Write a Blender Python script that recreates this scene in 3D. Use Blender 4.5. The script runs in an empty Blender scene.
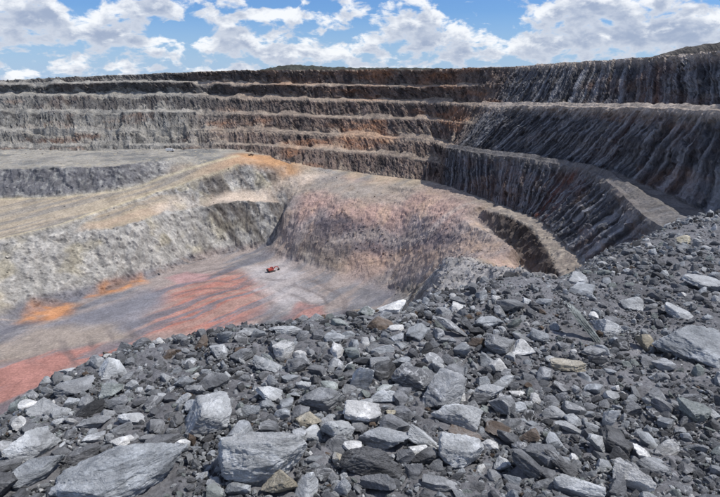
import bpy, bmesh, math, random
import numpy as np
from mathutils import Vector, Matrix
from mathutils.geometry import delaunay_2d_cdt

sc = bpy.context.scene
col = sc.collection
# ------------------------------------------------------------------ camera
F = 554.0                                   # focal length in photo pixels (photo 720 x 497)
HOR = 82.0                                  # row of the true horizon
P = math.atan((248.5 - HOR) / F)            # pitch below the horizontal
cam_d = bpy.data.cameras.new('camera')
cam_d.sensor_width = 36.0
cam_d.lens = 36.0 * F / 720.0
cam_d.clip_start = 0.05
cam_d.clip_end = 20000
cam = bpy.data.objects.new('camera', cam_d)
col.objects.link(cam)
cam.location = (0, 0, 0)                    # eye level is z = 0
cam.rotation_euler = (math.pi / 2 - P, 0, 0)
sc.camera = cam
# ------------------------------------------------------------------ sun, exposure
SUN = Vector((0.53, -0.02, 0.85)).normalized()
SUN_EL = math.asin(SUN.z)
sun_d = bpy.data.lights.new('sun', 'SUN')
sun_d.energy = 4.2
sun_d.angle = math.radians(0.5)
sun_d.color = (1.0, 0.955, 0.89)
sun = bpy.data.objects.new('sun', sun_d)
sun.rotation_euler = (-SUN).to_track_quat('-Z', 'Y').to_euler()
col.objects.link(sun)
sc.view_settings.view_transform = 'Standard'
sc.view_settings.look = 'None'
sc.view_settings.exposure = 0.0
sc.view_settings.gamma = 1.0
sc.view_settings.use_curve_mapping = False

# ------------------------------------------------------------------ node helpers
def N(nt, kind, **kw):
    n = nt.nodes.new(kind)
    for k, v in kw.items():
        if k.startswith('i_'):
            n.inputs[k[2:].replace('_', ' ')].default_value = v
        else:
            setattr(n, k, v)
    return n
def L(nt, a, b): nt.links.new(a, b)
def math_n(nt, op, a, b=None, c=None, clamp=False):
    n = nt.nodes.new('ShaderNodeMath'); n.operation = op; n.use_clamp = clamp
    for i, v in enumerate((a, b, c)):
        if v is None: continue
        if isinstance(v, (int, float)): n.inputs[i].default_value = v
        else: L(nt, v, n.inputs[i])
    return n.outputs[0]
def maprange(nt, v, a, b, c, d, smooth=False):
    n = nt.nodes.new('ShaderNodeMapRange'); n.clamp = True
    if smooth: n.interpolation_type = 'SMOOTHSTEP'
    L(nt, v, n.inputs[0])
    for i, x in enumerate((a, b, c, d)): n.inputs[i + 1].default_value = x
    return n.outputs[0]
def mixc(nt, fac, a, b, blend='MIX'):
    n = nt.nodes.new('ShaderNodeMix'); n.data_type = 'RGBA'; n.blend_type = blend
    for sock, v in ((n.inputs[0], fac), (n.inputs[6], a), (n.inputs[7], b)):
        if isinstance(v, (int, float)): sock.default_value = v
        elif isinstance(v, tuple): sock.default_value = (*v, 1) if len(v) == 3 else v
        else: L(nt, v, sock)
    return n.outputs[2]

def pix_dir(px, py):
    x = (px - 360) / F; y = (248.5 - py) / F
    return Vector((x, math.cos(P) + y * math.sin(P), -math.sin(P) + y * math.cos(P)))

# ------------------------------------------------------------------ world: Nishita sky with broken cumulus
w = bpy.data.worlds.new('World'); sc.world = w; w.use_nodes = True
w.cycles.sampling_method = 'MANUAL'; w.cycles.sample_map_resolution = 256
sc.cycles.max_bounces = 4; sc.cycles.diffuse_bounces = 3
nt = w.node_tree; nt.nodes.clear()
sky = N(nt, 'ShaderNodeTexSky', sky_type='NISHITA', sun_disc=False)
sky.sun_elevation = SUN_EL
sky.sun_rotation = math.atan2(SUN.x, SUN.y)
sky.air_density = 1.0; sky.dust_density = 0.3; sky.ozone_density = 2.5; sky.altitude = 300
tc = N(nt, 'ShaderNodeTexCoord')
CLOUD_SCALE = 14.0
def cloud_density(dz):
    v = N(nt, 'ShaderNodeVectorMath', operation='ADD'); L(nt, tc.outputs['Generated'], v.inputs[0])
    v.inputs[1].default_value = (0, 0, dz)
    s = N(nt, 'ShaderNodeSeparateXYZ'); L(nt, v.outputs[0], s.inputs[0])
    zz = math_n(nt, 'ADD', math_n(nt, 'ABSOLUTE', s.outputs[2]), 0.48)
    u = math_n(nt, 'DIVIDE', s.outputs[0], zz); t = math_n(nt, 'DIVIDE', s.outputs[1], zz)
    c = N(nt, 'ShaderNodeCombineXYZ'); L(nt, u, c.inputs[0]); L(nt, t, c.inputs[1])
    c.inputs[2].default_value = 3.7
    nz = N(nt, 'ShaderNodeTexNoise', noise_dimensions='3D'); nz.inputs['Scale'].default_value = CLOUD_SCALE
    nz.inputs['Detail'].default_value = 9; nz.inputs['Roughness'].default_value = 0.58; nz.inputs['Distortion'].default_value = 0.25
    L(nt, c.outputs[0], nz.inputs['Vector'])
    tot = nz.outputs['Fac']
    for (cx, cy, rx, ry, a) in BLOBS:
        cd = pix_dir(cx, cy).normalized()
        d = N(nt, 'ShaderNodeVectorMath', operation='SUBTRACT'); L(nt, v.outputs[0], d.inputs[0]); d.inputs[1].default_value = cd
        m = N(nt, 'ShaderNodeVectorMath', operation='MULTIPLY'); L(nt, d.outputs[0], m.inputs[0])
        m.inputs[1].default_value = (F / rx, 1.6, F / ry)
        q = N(nt, 'ShaderNodeVectorMath', operation='DOT_PRODUCT'); L(nt, m.outputs[0], q.inputs[0]); L(nt, m.outputs[0], q.inputs[1])
        g = math_n(nt, 'POWER', 2.718, math_n(nt, 'MULTIPLY', q.outputs['Value'], -1.0))
        tot = math_n(nt, 'MULTIPLY_ADD', g, a, tot)
    return tot
BLOBS = [(20, 14, 42, 15, .22), (150, 8, 48, 9, .2), (112, 36, 40, 11, .2), (232, 38, 24, 11, .2), (290, 17, 22, 6, .16),
         (300, 52, 40, 9, .16), (410, 22, 24, 10, .2), (445, 40, 36, 14, .2), (545, 44, 50, 11, .2), (600, 10, 66, 12, .24),
         (630, 38, 36, 9, .14), (690, 34, 40, 15, .2), (360, 42, 36, 10, .1),
         (88, 3, 18, 8, -.25), (180, 30, 26, 9, -.22), (272, 1, 18, 6, -.22), (492, 14, 30, 13, -.28), (330, 2, 20, 6, -.1),
         (712, 1, 24, 5, -.2), (350, 34, 14, 6, -.12), (505, 32, 10, 8, -.1)]
d0 = cloud_density(0.0)
d1 = cloud_density(0.022)
mask = maprange(nt, d0, 0.455, 0.60, 0, 1, True)
under = maprange(nt, d1, 0.38, 0.62, 0, 1, True)
thick = maprange(nt, d0, 0.5, 0.85, 0, 1, True)
shade = math_n(nt, 'MULTIPLY', under, math_n(nt, 'MULTIPLY_ADD', thick, 0.5, 0.5))
ccol = mixc(nt, shade, (9.8, 10.0, 10.3), (3.7, 4.4, 5.9))
skyg = mixc(nt, 1.0, sky.outputs[0], (0.56, 0.81, 1.2), 'MULTIPLY')
sz_ = N(nt, 'ShaderNodeSeparateXYZ'); L(nt, tc.outputs['Generated'], sz_.inputs[0])
skyg = mixc(nt, maprange(nt, sz_.outputs[2], 0.0, .11, .8, 0.0), skyg, (4.3, 5.8, 8.2))
fin = mixc(nt, math_n(nt, 'MULTIPLY', mask, 0.94), skyg, ccol)
bg = N(nt, 'ShaderNodeBackground'); bg.inputs['Strength'].default_value = 0.10
L(nt, fin, bg.inputs['Color'])
wo = N(nt, 'ShaderNodeOutputWorld'); L(nt, bg.outputs[0], wo.inputs['Surface'])

# ------------------------------------------------------------------ numpy noise
def _h(ix, iy, iz, s):
    h = (ix.astype(np.int64) * 374761393 + iy.astype(np.int64) * 668265263 + iz.astype(np.int64) * 2147483647 + s * 974634541) & 0xffffffff
    h = ((h ^ (h >> 13)) * 1274126177) & 0xffffffff
    h = ((h ^ (h >> 16)) * 2246822519) & 0xffffffff
    return ((h ^ (h >> 15)) & 0xffffff).astype(np.float64) / 0xffffff
def vnoise(p, s=0):
    i = np.floor(p).astype(np.int64); f = p - i; f = f * f * f * (f * (f * 6 - 15) + 10)
    x, y, z = i[:, 0], i[:, 1], i[:, 2]; fx, fy, fz = f[:, 0], f[:, 1], f[:, 2]
    def lerp(a, b, t): return a + (b - a) * t
    a = lerp(lerp(_h(x, y, z, s), _h(x + 1, y, z, s), fx), lerp(_h(x, y + 1, z, s), _h(x + 1, y + 1, z, s), fx), fy)
    b = lerp(lerp(_h(x, y, z + 1, s), _h(x + 1, y, z + 1, s), fx), lerp(_h(x, y + 1, z + 1, s), _h(x + 1, y + 1, z + 1, s), fx), fy)
    return lerp(a, b, fz) * 2 - 1
def fbm(p, o=4, s=0, g=0.5):
    r = np.zeros(len(p)); a = 1.0; t = 0
    for k in range(o):
        r += a * vnoise(p * (2.03 ** k) + 17.3 * k, s + k); t += a; a *= g
    return r / t
def P3(x, y, z): return np.stack([np.broadcast_to(np.asarray(q, float), np.shape(x)).ravel() for q in (x, y, z)], 1)
def sm(a, b, x):
    t = np.clip((x - a) / (b - a), 0, 1); return t * t * (3 - 2 * t)
def lin(r, g, b, k=1.0):
    return np.array([((c / 255.0) / 12.92 if c / 255.0 < .04 else ((c / 255.0 + .055) / 1.055) ** 2.4) * k for c in (r, g, b)])

# ------------------------------------------------------------------ photo pixel -> place
def tt(py): return math.tan(P - math.atan((248.5 - py) / F))          # drop per metre of ground distance
def ptY(px, py, Y):
    d = pix_dir(px, py); k = Y / d.y; return np.array((d.x * k, Y, d.z * k))
def ptZ(px, py, z):
    d = pix_dir(px, py); k = z / d.z; return np.array((d.x * k, d.y * k, z))

# ------------------------------------------------------------------ materials
def out_bsdf(m):
    m.use_nodes = True; nt = m.node_tree; nt.nodes.clear()
    b = N(nt, 'ShaderNodeBsdfPrincipled'); o = N(nt, 'ShaderNodeOutputMaterial'); L(nt, b.outputs[0], o.inputs[0])
    b.inputs['Roughness'].default_value = 0.9
    b.inputs['Specular IOR Level'].default_value = 0.25
    return nt, b
def ground_mat(name, s_big, s_fine, amp=0.45, bump=0.5, dist=0.5):
    m = bpy.data.materials.new(name); nt, b = out_bsdf(m)
    at = N(nt, 'ShaderNodeAttribute', attribute_name='Col'); geo = N(nt, 'ShaderNodeNewGeometry')
    n1 = N(nt, 'ShaderNodeTexNoise'); n1.inputs['Scale'].default_value = s_big; n1.inputs['Detail'].default_value = 8; n1.inputs['Roughness'].default_value = .65
    n2 = N(nt, 'ShaderNodeTexNoise'); n2.inputs['Scale'].default_value = s_fine; n2.inputs['Detail'].default_value = 5; n2.inputs['Roughness'].default_value = .7
    vo = N(nt, 'ShaderNodeTexVoronoi'); vo.inputs['Scale'].default_value = s_fine * 0.8
    for n in (n1, n2, vo): L(nt, geo.outputs['Position'], n.inputs['Vector'])
    k = math_n(nt, 'MULTIPLY', maprange(nt, n1.outputs[0], .3, .7, 1 - amp, 1 + amp), maprange(nt, n2.outputs[0], .3, .7, 1 - amp, 1 + amp))
    sc_ = N(nt, 'ShaderNodeVectorMath', operation='SCALE'); L(nt, at.outputs['Color'], sc_.inputs[0]); L(nt, k, sc_.inputs['Scale'])
    L(nt, sc_.outputs[0], b.inputs['Base Color'])
    h = math_n(nt, 'ADD', n2.outputs[0], math_n(nt, 'MULTIPLY', vo.outputs['Distance'], .6))
    bp = N(nt, 'ShaderNodeBump'); bp.inputs['Strength'].default_value = bump; bp.inputs['Distance'].default_value = dist
    L(nt, h, bp.inputs['Height']); L(nt, bp.outputs[0], b.inputs['Normal'])
    return m
M_wall = ground_mat('blasted_rock', 0.12, 0.9, .34, .8, .7)
M_pit = ground_mat('pit_ground', 0.10, 0.8, .26, .6, .35)
M_fines = ground_mat('dark_rock_fines', 1.7, 40.0, .4, .9, .012)

def stone_mat(name, source, s=6.0, veins=True):
    m = bpy.data.materials.new(name); nt, b = out_bsdf(m)
    b.inputs['Roughness'].default_value = 0.78
    if source == 'object':
        oi = N(nt, 'ShaderNodeObjectInfo'); base = oi.outputs['Color']
        tcn = N(nt, 'ShaderNodeTexCoord')
        ad = N(nt, 'ShaderNodeVectorMath', operation='ADD'); sc2 = N(nt, 'ShaderNodeVectorMath', operation='SCALE')
        cmb = N(nt, 'ShaderNodeCombineXYZ')
        for i in range(3): L(nt, math_n(nt, 'MULTIPLY', oi.outputs['Random'], 31.0 + 17 * i), cmb.inputs[i])
        geo = N(nt, 'ShaderNodeNewGeometry')
        L(nt, geo.outputs['Position'], ad.inputs[0]); L(nt, cmb.outputs[0], ad.inputs[1]); vec = ad.outputs[0]
    else:
        at = N(nt, 'ShaderNodeAttribute', attribute_name='Col'); base = at.outputs['Color']
        geo = N(nt, 'ShaderNodeNewGeometry'); vec = geo.outputs['Position']
    n1 = N(nt, 'ShaderNodeTexNoise'); n1.inputs['Scale'].default_value = s; n1.inputs['Detail'].default_value = 7; n1.inputs['Roughness'].default_value = .65; n1.inputs['Distortion'].default_value = .6
    n2 = N(nt, 'ShaderNodeTexNoise'); n2.inputs['Scale'].default_value = s * 9; n2.inputs['Detail'].default_value = 5; n2.inputs['Roughness'].default_value = .75
    for n in (n1, n2): L(nt, vec, n.inputs['Vector'])
    k = math_n(nt, 'MULTIPLY', maprange(nt, n1.outputs[0], .3, .72, .62, 1.35), maprange(nt, n2.outputs[0], .28, .72, .7, 1.28))
    sc_ = N(nt, 'ShaderNodeVectorMath', operation='SCALE'); L(nt, base, sc_.inputs[0]); L(nt, k, sc_.inputs['Scale'])
    c = sc_.outputs[0]
    if veins:
        mp = N(nt, 'ShaderNodeMapping'); mp.inputs['Rotation'].default_value = (.5, .4, .7); mp.inputs['Scale'].default_value = (1, 1, 2.6)
        L(nt, vec, mp.inputs['Vector'])
        nv = N(nt, 'ShaderNodeTexNoise'); nv.inputs['Scale'].default_value = s * .7; nv.inputs['Detail'].default_value = 5; nv.inputs['Distortion'].default_value = 1.4
        L(nt, mp.outputs[0], nv.inputs['Vector'])
        v = maprange(nt, math_n(nt, 'ABSOLUTE', math_n(nt, 'SUBTRACT', nv.outputs[0], .5)), 0.0, .03, 1, 0)
        nm = N(nt, 'ShaderNodeTexNoise'); nm.inputs['Scale'].default_value = s * .5; L(nt, vec, nm.inputs['Vector'])
        v = math_n(nt, 'MULTIPLY', v, maprange(nt, nm.outputs[0], .48, .62, 0, .8))
        c = mixc(nt, v, c, (.56, .57, .58))
        pn_ = N(nt, 'ShaderNodeTexNoise'); pn_.inputs['Scale'].default_value = s * .55; pn_.inputs['Detail'].default_value = 6; pn_.inputs['Roughness'].default_value = .7; pn_.inputs['Distortion'].default_value = 1.0
        L(nt, mp.outputs[0], pn_.inputs['Vector'])
        sc3 = N(nt, 'ShaderNodeVectorMath', operation='SCALE'); L(nt, c, sc3.inputs[0]); sc3.inputs['Scale'].default_value = 1.75
        c = mixc(nt, maprange(nt, pn_.outputs[0], .52, .6, 0, .75), c, sc3.outputs[0])
        sc4 = N(nt, 'ShaderNodeVectorMath', operation='SCALE'); L(nt, c, sc4.inputs[0]); sc4.inputs['Scale'].default_value = .55
        c = mixc(nt, maprange(nt, pn_.outputs[0], .44, .38, 0, .7), c, sc4.outputs[0])
        # rock dust lying on upward faces
        sx = N(nt, 'ShaderNodeSeparateXYZ'); L(nt, geo.outputs['Normal'], sx.inputs[0])
        du = math_n(nt, 'MULTIPLY', maprange(nt, sx.outputs[2], .55, .95, 0, 1), maprange(nt, n1.outputs[0], .42, .6, 0, .35))
        c = mixc(nt, du, c, (.30, .305, .31))
    L(nt, c, b.inputs['Base Color'])
    mp2 = N(nt, 'ShaderNodeMapping'); mp2.inputs['Rotation'].default_value = (.5, .4, .7); mp2.inputs['Scale'].default_value = (.6, .6, 3.0)
    L(nt, vec, mp2.inputs['Vector'])
    n3 = N(nt, 'ShaderNodeTexNoise'); n3.inputs['Scale'].default_value = s * 3; n3.inputs['Detail'].default_value = 6; n3.inputs['Roughness'].default_value = .7
    L(nt, mp2.outputs[0], n3.inputs['Vector'])
    bp = N(nt, 'ShaderNodeBump'); bp.inputs['Strength'].default_value = 1.0; bp.inputs['Distance'].default_value = .03
    L(nt, math_n(nt, 'ADD', n3.outputs[0], math_n(nt, 'MULTIPLY', n2.outputs[0], .4)), bp.inputs['Height']); L(nt, bp.outputs[0], b.inputs['Normal'])
    return m
M_rock = stone_mat('grey_rock', 'object')
M_rubble = stone_mat('rubble_stone', 'attr', 9.0, False)
M_boulder = stone_mat('far_boulder', 'attr', .5, False)

def paint_mat(name, c, rough=.5, metal=0.0):
    m = bpy.data.materials.new(name); nt, b = out_bsdf(m)
    geo = N(nt, 'ShaderNodeNewGeometry')
    n1 = N(nt, 'ShaderNodeTexNoise'); n1.inputs['Scale'].default_value = 1.3; n1.inputs['Detail'].default_value = 6; L(nt, geo.outputs['Position'], n1.inputs['Vector'])
    dirt = tuple(x * .5 + .5 * y for x, y in zip(c, (.2, .18, .16)))
    L(nt, mixc(nt, maprange(nt, n1.outputs[0], .45, .75, 0, .6), c, dirt), b.inputs['Base Color'])
    b.inputs['Roughness'].default_value = rough; b.inputs['Metallic'].default_value = metal
    return m

# ------------------------------------------------------------------ mesh helpers
def mesh_np(name, V, Fq, C=None, mat=None, smooth=False):
    me = bpy.data.meshes.new(name)
    V = np.asarray(V, np.float32); Fq = np.asarray(Fq, np.int32); n = Fq.shape[1]
    me.vertices.add(len(V)); me.vertices.foreach_set('co', V.ravel())
    me.loops.add(Fq.size); me.loops.foreach_set('vertex_index', Fq.ravel())
    me.polygons.add(len(Fq)); me.polygons.foreach_set('loop_start', np.arange(0, Fq.size, n, dtype=np.int32))
    me.polygons.foreach_set('loop_total', np.full(len(Fq), n, np.int32))
    me.polygons.foreach_set('use_smooth', np.full(len(Fq), smooth, bool))
    me.update(calc_edges=True)
    if C is not None:
        a = me.color_attributes.new('Col', 'FLOAT_COLOR', 'POINT')
        c4 = np.ones((len(V), 4), np.float32); c4[:, :3] = C; a.data.foreach_set('color', c4.ravel())
    if mat: me.materials.append(mat)
    return me
def link(name, me, parent=None, label=None, cat=None, kind=None, group=None):
    o = bpy.data.objects.new(name, me); col.objects.link(o)
    if parent: o.parent = parent
    if label: o['label'] = label
    if cat: o['category'] = cat
    if kind: o['kind'] = kind
    if group: o['group'] = group
    return o
def grid_faces(nr, nc):
    i = np.arange(nr - 1)[:, None] * nc + np.arange(nc - 1)[None, :]; i = i.ravel()
    return np.stack([i, i + nc, i + nc + 1, i + 1], 1)

# ================================================================== TERRACED PIT WALL (loft)
# rows: crest lines of each bench at 16 stations, each (photo column, photo row, ground distance)
K = 16
rim = [(-80,82,790),(0,80.5,770),(60,77.5,750),(130,74.5,730),(190,72,705),(240,70.5,675),(300,70,645),(370,69.5,615),(430,69.5,565),(518,66,470),(560,63,422),(610,60,378),(655,56.5,328),(700,52.5,286),(740,50,250),(900,42,165)]
L1 = [(-80,86,745),(0,85,738),(60,84,728),(130,82.5,712),(190,83,692),(240,85,662),(300,85.5,632),(370,86.5,602),(430,87.5,552)]
L2 = [(-80,96,735),(0,96,728),(60,95.5,718),(130,95,700),(190,96,678),(240,98,650),(300,100,618),(370,101.5,588),(430,103,538),(490,105,448),(540,106,385),(600,107.5,330),(650,108.5,280),(700,110,240),(740,112,212),(900,118,140)]
L3 = [(-80,111,680),(0,111.5,670),(60,112,660),(130,112.5,650),(190,113,640),(240,114.5,622),(300,117,597),(370,119,566),(430,121,518)]
L4 = [(-80,130,625),(0,131,615),(60,132,607),(130,133,600),(190,132,605),(240,131.5,598),(300,134,573),(370,138,537),(430,142,487),(448,148,425),(480,153,393),(540,161,344),(590,171,300),(620,191,245),(650,220,195),(800,300,110)]
L5 = [(-80,147,580),(0,147,572),(60,147,570),(130,146.5,570),(190,146,570),(240,146,562),(300,150,538),(370,155,506),(430,163,456)]
BASE = [(-80,150,560),(0,150,556),(60,150,555),(130,150,553),(190,150,550),(240,150.5,543),(300,165,503),(370,174,486),(430,182,432),(445,187,412),(480,198,372),(520,212.5,332),(540,221,305),(560,240,262),(590,270,215),(700,400,140)]
WID = {1: [10]*9, 2: [12,12,12,12,12,12,11,11,11,10,10,10,10,10,10,10], 3: [9]*5+[7,9,9,9], 4: [6,6,6,5,5,6,9,9,9,9,12,9,6,14,25,30], 5: [7,7,7,6,5,6,9,9,8]}
def W3(rows): return np.array([ptY(*r) for r in rows])
def outward(line):
    t = np.gradient(line[:, :2], axis=0); n = np.stack([-t[:, 1], t[:, 0]], 1)      # left to right walk: outside is on the left hand
    n /= np.linalg.norm(n, axis=1)[:, None] + 1e-9
    return np.concatenate([n, np.zeros((len(n), 1))], 1)
R = {0: W3(rim), 2: W3(L2), 4: W3(L4), 6: W3(BASE)}
INN = {}
for i in (2, 4): INN[i] = R[i] + outward(R[i]) * np.array(WID[i])[:, None] + np.array((0, 0, 1.0)) * np.where(np.arange(K) < 9, 4.2, 1.0)[:, None]
for i, rows in ((1, L1), (3, L3), (5, L5)):
    a = W3(rows); n = len(a); full = np.zeros((K, 3)); full[:n] = a
    up, dn = R[i - 1], (INN[i + 1] if i + 1 in INN else R[6])
    full[n:] = .5 * up[n:] + .5 * dn[n:]
    wd = np.zeros(K); wd[:n] = WID[i]; wd[n:] = 0.25
    R[i] = full; INN[i] = full + outward(full) * wd[:, None] + np.array((0, 0, 1.0)) * np.where(np.arange(K) < n, 4.2, .3)[:, None]
back_far = R[0] + outward(R[0]) * 2500; back_far[:, 2] = -6
back_mid = R[0] + outward(R[0]) * 90; back_mid[:, 2] = R[0][:, 2] - 1.0
lines = [('far', back_far), ('mid', back_mid), ('crest', R[0])]
for i in range(1, 6): lines += [('toe', INN[i]), ('crest', R[i])]
lines.append(('toe', R[6]))
foot = R[6] - outward(R[6]) * 3; foot[:, 2] -= 4; lines.append(('foot', foot))

def catmull(Pn, u):
    n = len(Pn); i = np.clip(np.floor(u).astype(int), 0, n - 2); f = (u - i)[:, None]
    p1, p2 = Pn[i], Pn[i + 1]; p0 = Pn[np.maximum(i - 1, 0)]; p3 = Pn[np.minimum(i + 2, n - 1)]
    m1 = (p2 - p0) * .4; m2 = (p3 - p1) * .4
    return (2*f**3-3*f**2+1)*p1 + (f**3-2*f**2+f)*m1 + (-2*f**3+3*f**2)*p2 + (f**3-f**2)*m2
# columns: about 1 m apart on the far wall, 0.5 m on the near right wall
us = []
for k in range(K - 1):
    d = np.linalg.norm(R[2][k + 1] - R[2][k]); step = 1.0 if k < 8 else .6
    if k == 0 or k == K - 2: step = 3.0
    us.append(k + np.arange(int(d / step)) / int(d / step))
us = np.concatenate(us + [np.array([K - 1.0])])
NC = len(us)
CUR = [catmull(l, us) for _, l in lines]
arc = np.concatenate([[0], np.cumsum(np.linalg.norm(np.diff(CUR[5][:, :2], axis=0), axis=1))])
# wander each crest and toe so no line is ruled
for j, (kind, _) in enumerate(lines):
    if kind in ('crest', 'toe'):
        o = outward(CUR[j]); q = P3(arc / 22, j * 3.1, 0)
        a = fbm(q, 4, 40 + j) * (2.3 if kind == 'crest' else 2.0) + fbm(P3(arc / 4.5, j * 5.1, 0), 3, 60 + j) * (1.3 - .9 * sm(8.5, 9, us))
        a = a * (1 - .45 * sm(8.5, 9, us))
        CUR[j] = CUR[j] + o * a[:, None]
        CUR[j][:, 2] += fbm(P3(arc / 14, j * 7.7, 1), 3, 80 + j) * .9
        if kind == 'crest' and j > 2:
            col_ = sm(.05, .42, fbm(P3(arc / 32, j * 4.3, 3), 3, 130 + j)) * (1 - sm(7.0, 7.8, us)) * (.25 + .95 * (1 - sm(4, 5.5, us)))
            CUR[j] = CUR[j] + o * (3.0 * col_)[:, None]; CUR[j][:, 2] -= 3.6 * col_
        if kind == 'toe':
            tl_ = sm(-.1, .4, fbm(P3(arc / 20, j * 6.1, 8), 3, 150 + j)) * (1 - sm(8.3, 8.8, us))
            CUR[j][:, 2] += 3.0 * tl_ - 1.8 * (1 - sm(8.3, 8.8, us))
fade = sm(8.5, 9.0, us)[:, None]
for (ja, jb, jc, jd) in ((2, 3, 4, 5), (6, 7, 8, 9), (10, 11, 12, 13)):
    for q_, f_ in ((jb, .49), (jc, .51)): CUR[q_] = CUR[q_] * (1 - fade) + (CUR[ja] * (1 - f_) + CUR[jd] * f_) * fade
rows = []; rtype = []; rseg = []; rfr = []
for j in range(len(CUR) - 1):
    a, b = CUR[j], CUR[j + 1]; ka, kb = lines[j][0], lines[j + 1][0]
    if ka == 'far': nv = 6
    elif ka == 'mid': nv = 24
    elif ka == 'crest' and kb == 'toe': nv = 19
    elif ka == 'toe' and kb == 'crest': nv = 8
    else: nv = 3
    face = (ka == 'crest' and kb == 'toe')
    for v in range(nv):
        f = v / nv
        p = a + (b - a) * f
        if face:                                     # steep upper face, talus foot flaring out
            o = outward(a); h = np.maximum(a[:, 2] - b[:, 2], .1)
            tal = .5 + .5 * np.clip(fbm(P3(arc / 30, j * 2.2, 5), 3, 9) * 2, -1, 1)
            p = p - o * (np.sin(f * math.pi) * -.06 * h * (.6 + tal))[:, None]
        if ka == 'toe' and kb == 'crest':
            wdt = np.linalg.norm((a - b)[:, :2], axis=1); ok = sm(2, 6, wdt)
            bump = np.exp(-((f - np.where(us > 8.8, .62, .80)) / np.where(us > 8.8, .2, .12)) ** 2) * (.9 + (.9 - .5 * (us > 8.8)) * fbm(P3(arc / 6, j * 9.3, 2), 3, 11)) * np.where(us > 8.8, 2.3, 1.3)
            p = p + np.stack([0 * bump, 0 * bump, bump * ok], 1)
        rows.append(p); rtype.append(1 if face else 0); rseg.append(j); rfr.append(f)
rfr.append(1.0); rows.append(CUR[-1]); rtype.append(0); rseg.append(len(CUR) - 2)
G = np.array(rows); rtype = np.array(rtype); rseg = np.array(rseg); NR = len(G)
# rock relief along the normal
du = np.gradient(G, axis=1); dv = np.gradient(G, axis=0)
nrm = np.cross(du, dv); nrm /= np.linalg.norm(nrm, axis=2)[..., None] + 1e-9
flip = np.where(nrm[..., 2] < 0, -1.0, 1.0); nrm *= flip[..., None]
A = np.broadcast_to(arc, (NR, NC)); Z = G[..., 2]
UU = np.broadcast_to(us, (NR, NC))
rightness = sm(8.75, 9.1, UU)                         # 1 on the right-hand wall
lean_k = np.where(rseg < 6, .62, np.where(rseg < 10, .08, -.04))[:, None]
sh = A - Z * (lean_k * rightness)                       # foliation leans along the right wall
sgrp = (rseg[:, None] * (1 - rightness) + ((rseg[:, None] - 2) // 4 * 4 + 2) * rightness) * 4.0
flute = fbm(P3(sh / 3.0, Z / (16 + 30 * rightness), sgrp), 4, 3).reshape(NR, NC)
flute2 = (1 - 2 * np.abs(fbm(P3(sh / 7.5, Z / 60, sgrp), 3, 5).reshape(NR, NC)))
def cells(a, b, c, seed):
    k = np.stack([np.floor(a), np.floor(b), np.floor(c)], 2)
    return (_h(k[..., 0], k[..., 1], k[..., 2], seed) * 2 - 1)
w1 = fbm(P3(G[..., 0] / 6, G[..., 1] / 6, Z / 6), 3, 61).reshape(NR, NC); w2 = fbm(P3(G[..., 0] / 6, G[..., 1] / 6, Z / 6), 3, 62).reshape(NR, NC)
cA = cells(sh / 5.5 + 1.1 * w1, Z / 13 + .8 * w2 + .5 * cells(sh / 5.5 + 1.1 * w1, 0 * Z, sgrp, 64), sgrp, 63)
cB = cells(sh / 2.4 + .9 * w2, Z / 5.5 + 1.0 * w1, sgrp, 65)
rough = fbm(P3(G[..., 0] / 2.6, G[..., 1] / 2.6, Z / 2.6), 4, 7, .6).reshape(NR, NC)
face_w = np.broadcast_to(rtype[:, None], (NR, NC)).astype(float).copy()
for j_ in (3, 7, 11): face_w[rseg == j_] = np.maximum(face_w[rseg == j_], sm(8.3, 9.0, us)[None])      # benches that die out on the right wall
ftap = face_w.copy()
for j_ in (2, 4, 6, 8, 10, 12):
    r0_ = np.where(rseg == j_)[0][0]
    for k_, t_ in ((0, .3), (1, .65)): ftap[r0_ + k_] *= t_ + (1 - t_) * (rightness[0] if j_ in (4, 8, 12) else 0)
amp = ftap * ((.7 + .1 * rightness) * flute + .5 * flute2 + (1.0 - .15 * rightness) * cA + (.8 - .25 * rightness) * cB + (1.4 - .4 * rightness) * rough) + (1 - ftap) * .45 * rough
amp[rseg < 1] = 0
G = G + nrm * amp[..., None]
# colours of the rock and its dust; low right ledges carry painted shade
def mixn(c, d, t): return c * (1 - t[..., None]) + d * t[..., None]
big = fbm(P3(G[..., 0] / 60, G[..., 1] / 60, Z / 14), 4, 21).reshape(NR, NC)
med = fbm(P3(sh / (6 - 3.4 * rightness), G[..., 1] / (40 + 200 * rightness), Z / (18 + 40 * rightness)), 4, 22, .6).reshape(NR, NC)
spk = fbm(P3(G[..., 0] / 3, G[..., 1] / 3, Z / 3), 3, 23, .6).reshape(NR, NC)
leftness = 1 - sm(3.5, 5.2, UU)
fst = fbm(P3(sh / 1.3, sgrp, Z / 30), 3, 24, .6).reshape(NR, NC)
C = np.broadcast_to(lin(108, 95, 88), (NR, NC, 3)).copy()
C = mixn(C, np.broadcast_to(lin(112, 111, 108), C.shape), leftness)
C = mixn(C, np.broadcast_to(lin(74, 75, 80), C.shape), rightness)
C = mixn(C, np.broadcast_to(lin(48, 47, 50), C.shape), sm(-.05, .35, med) * (.75 + .15 * rightness))
C = mixn(C, np.broadcast_to(lin(40, 40, 43), C.shape), sm(.05, .4, fst) * .6 * rightness)
C = mixn(C, np.broadcast_to(lin(138, 138, 142), C.shape), sm(.12, .45, -fst) * .5 * rightness)
C = C * (1 + .20 * cA + .16 * cB)[..., None]
C = mixn(C, np.broadcast_to(lin(160, 152, 142), C.shape), sm(.28, .6, spk) * .6 * (1 - .5 * rightness))
C = mixn(C, np.broadcast_to(lin(142, 143, 147), C.shape), sm(.12, .36, -med) * .7 * rightness)
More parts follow.
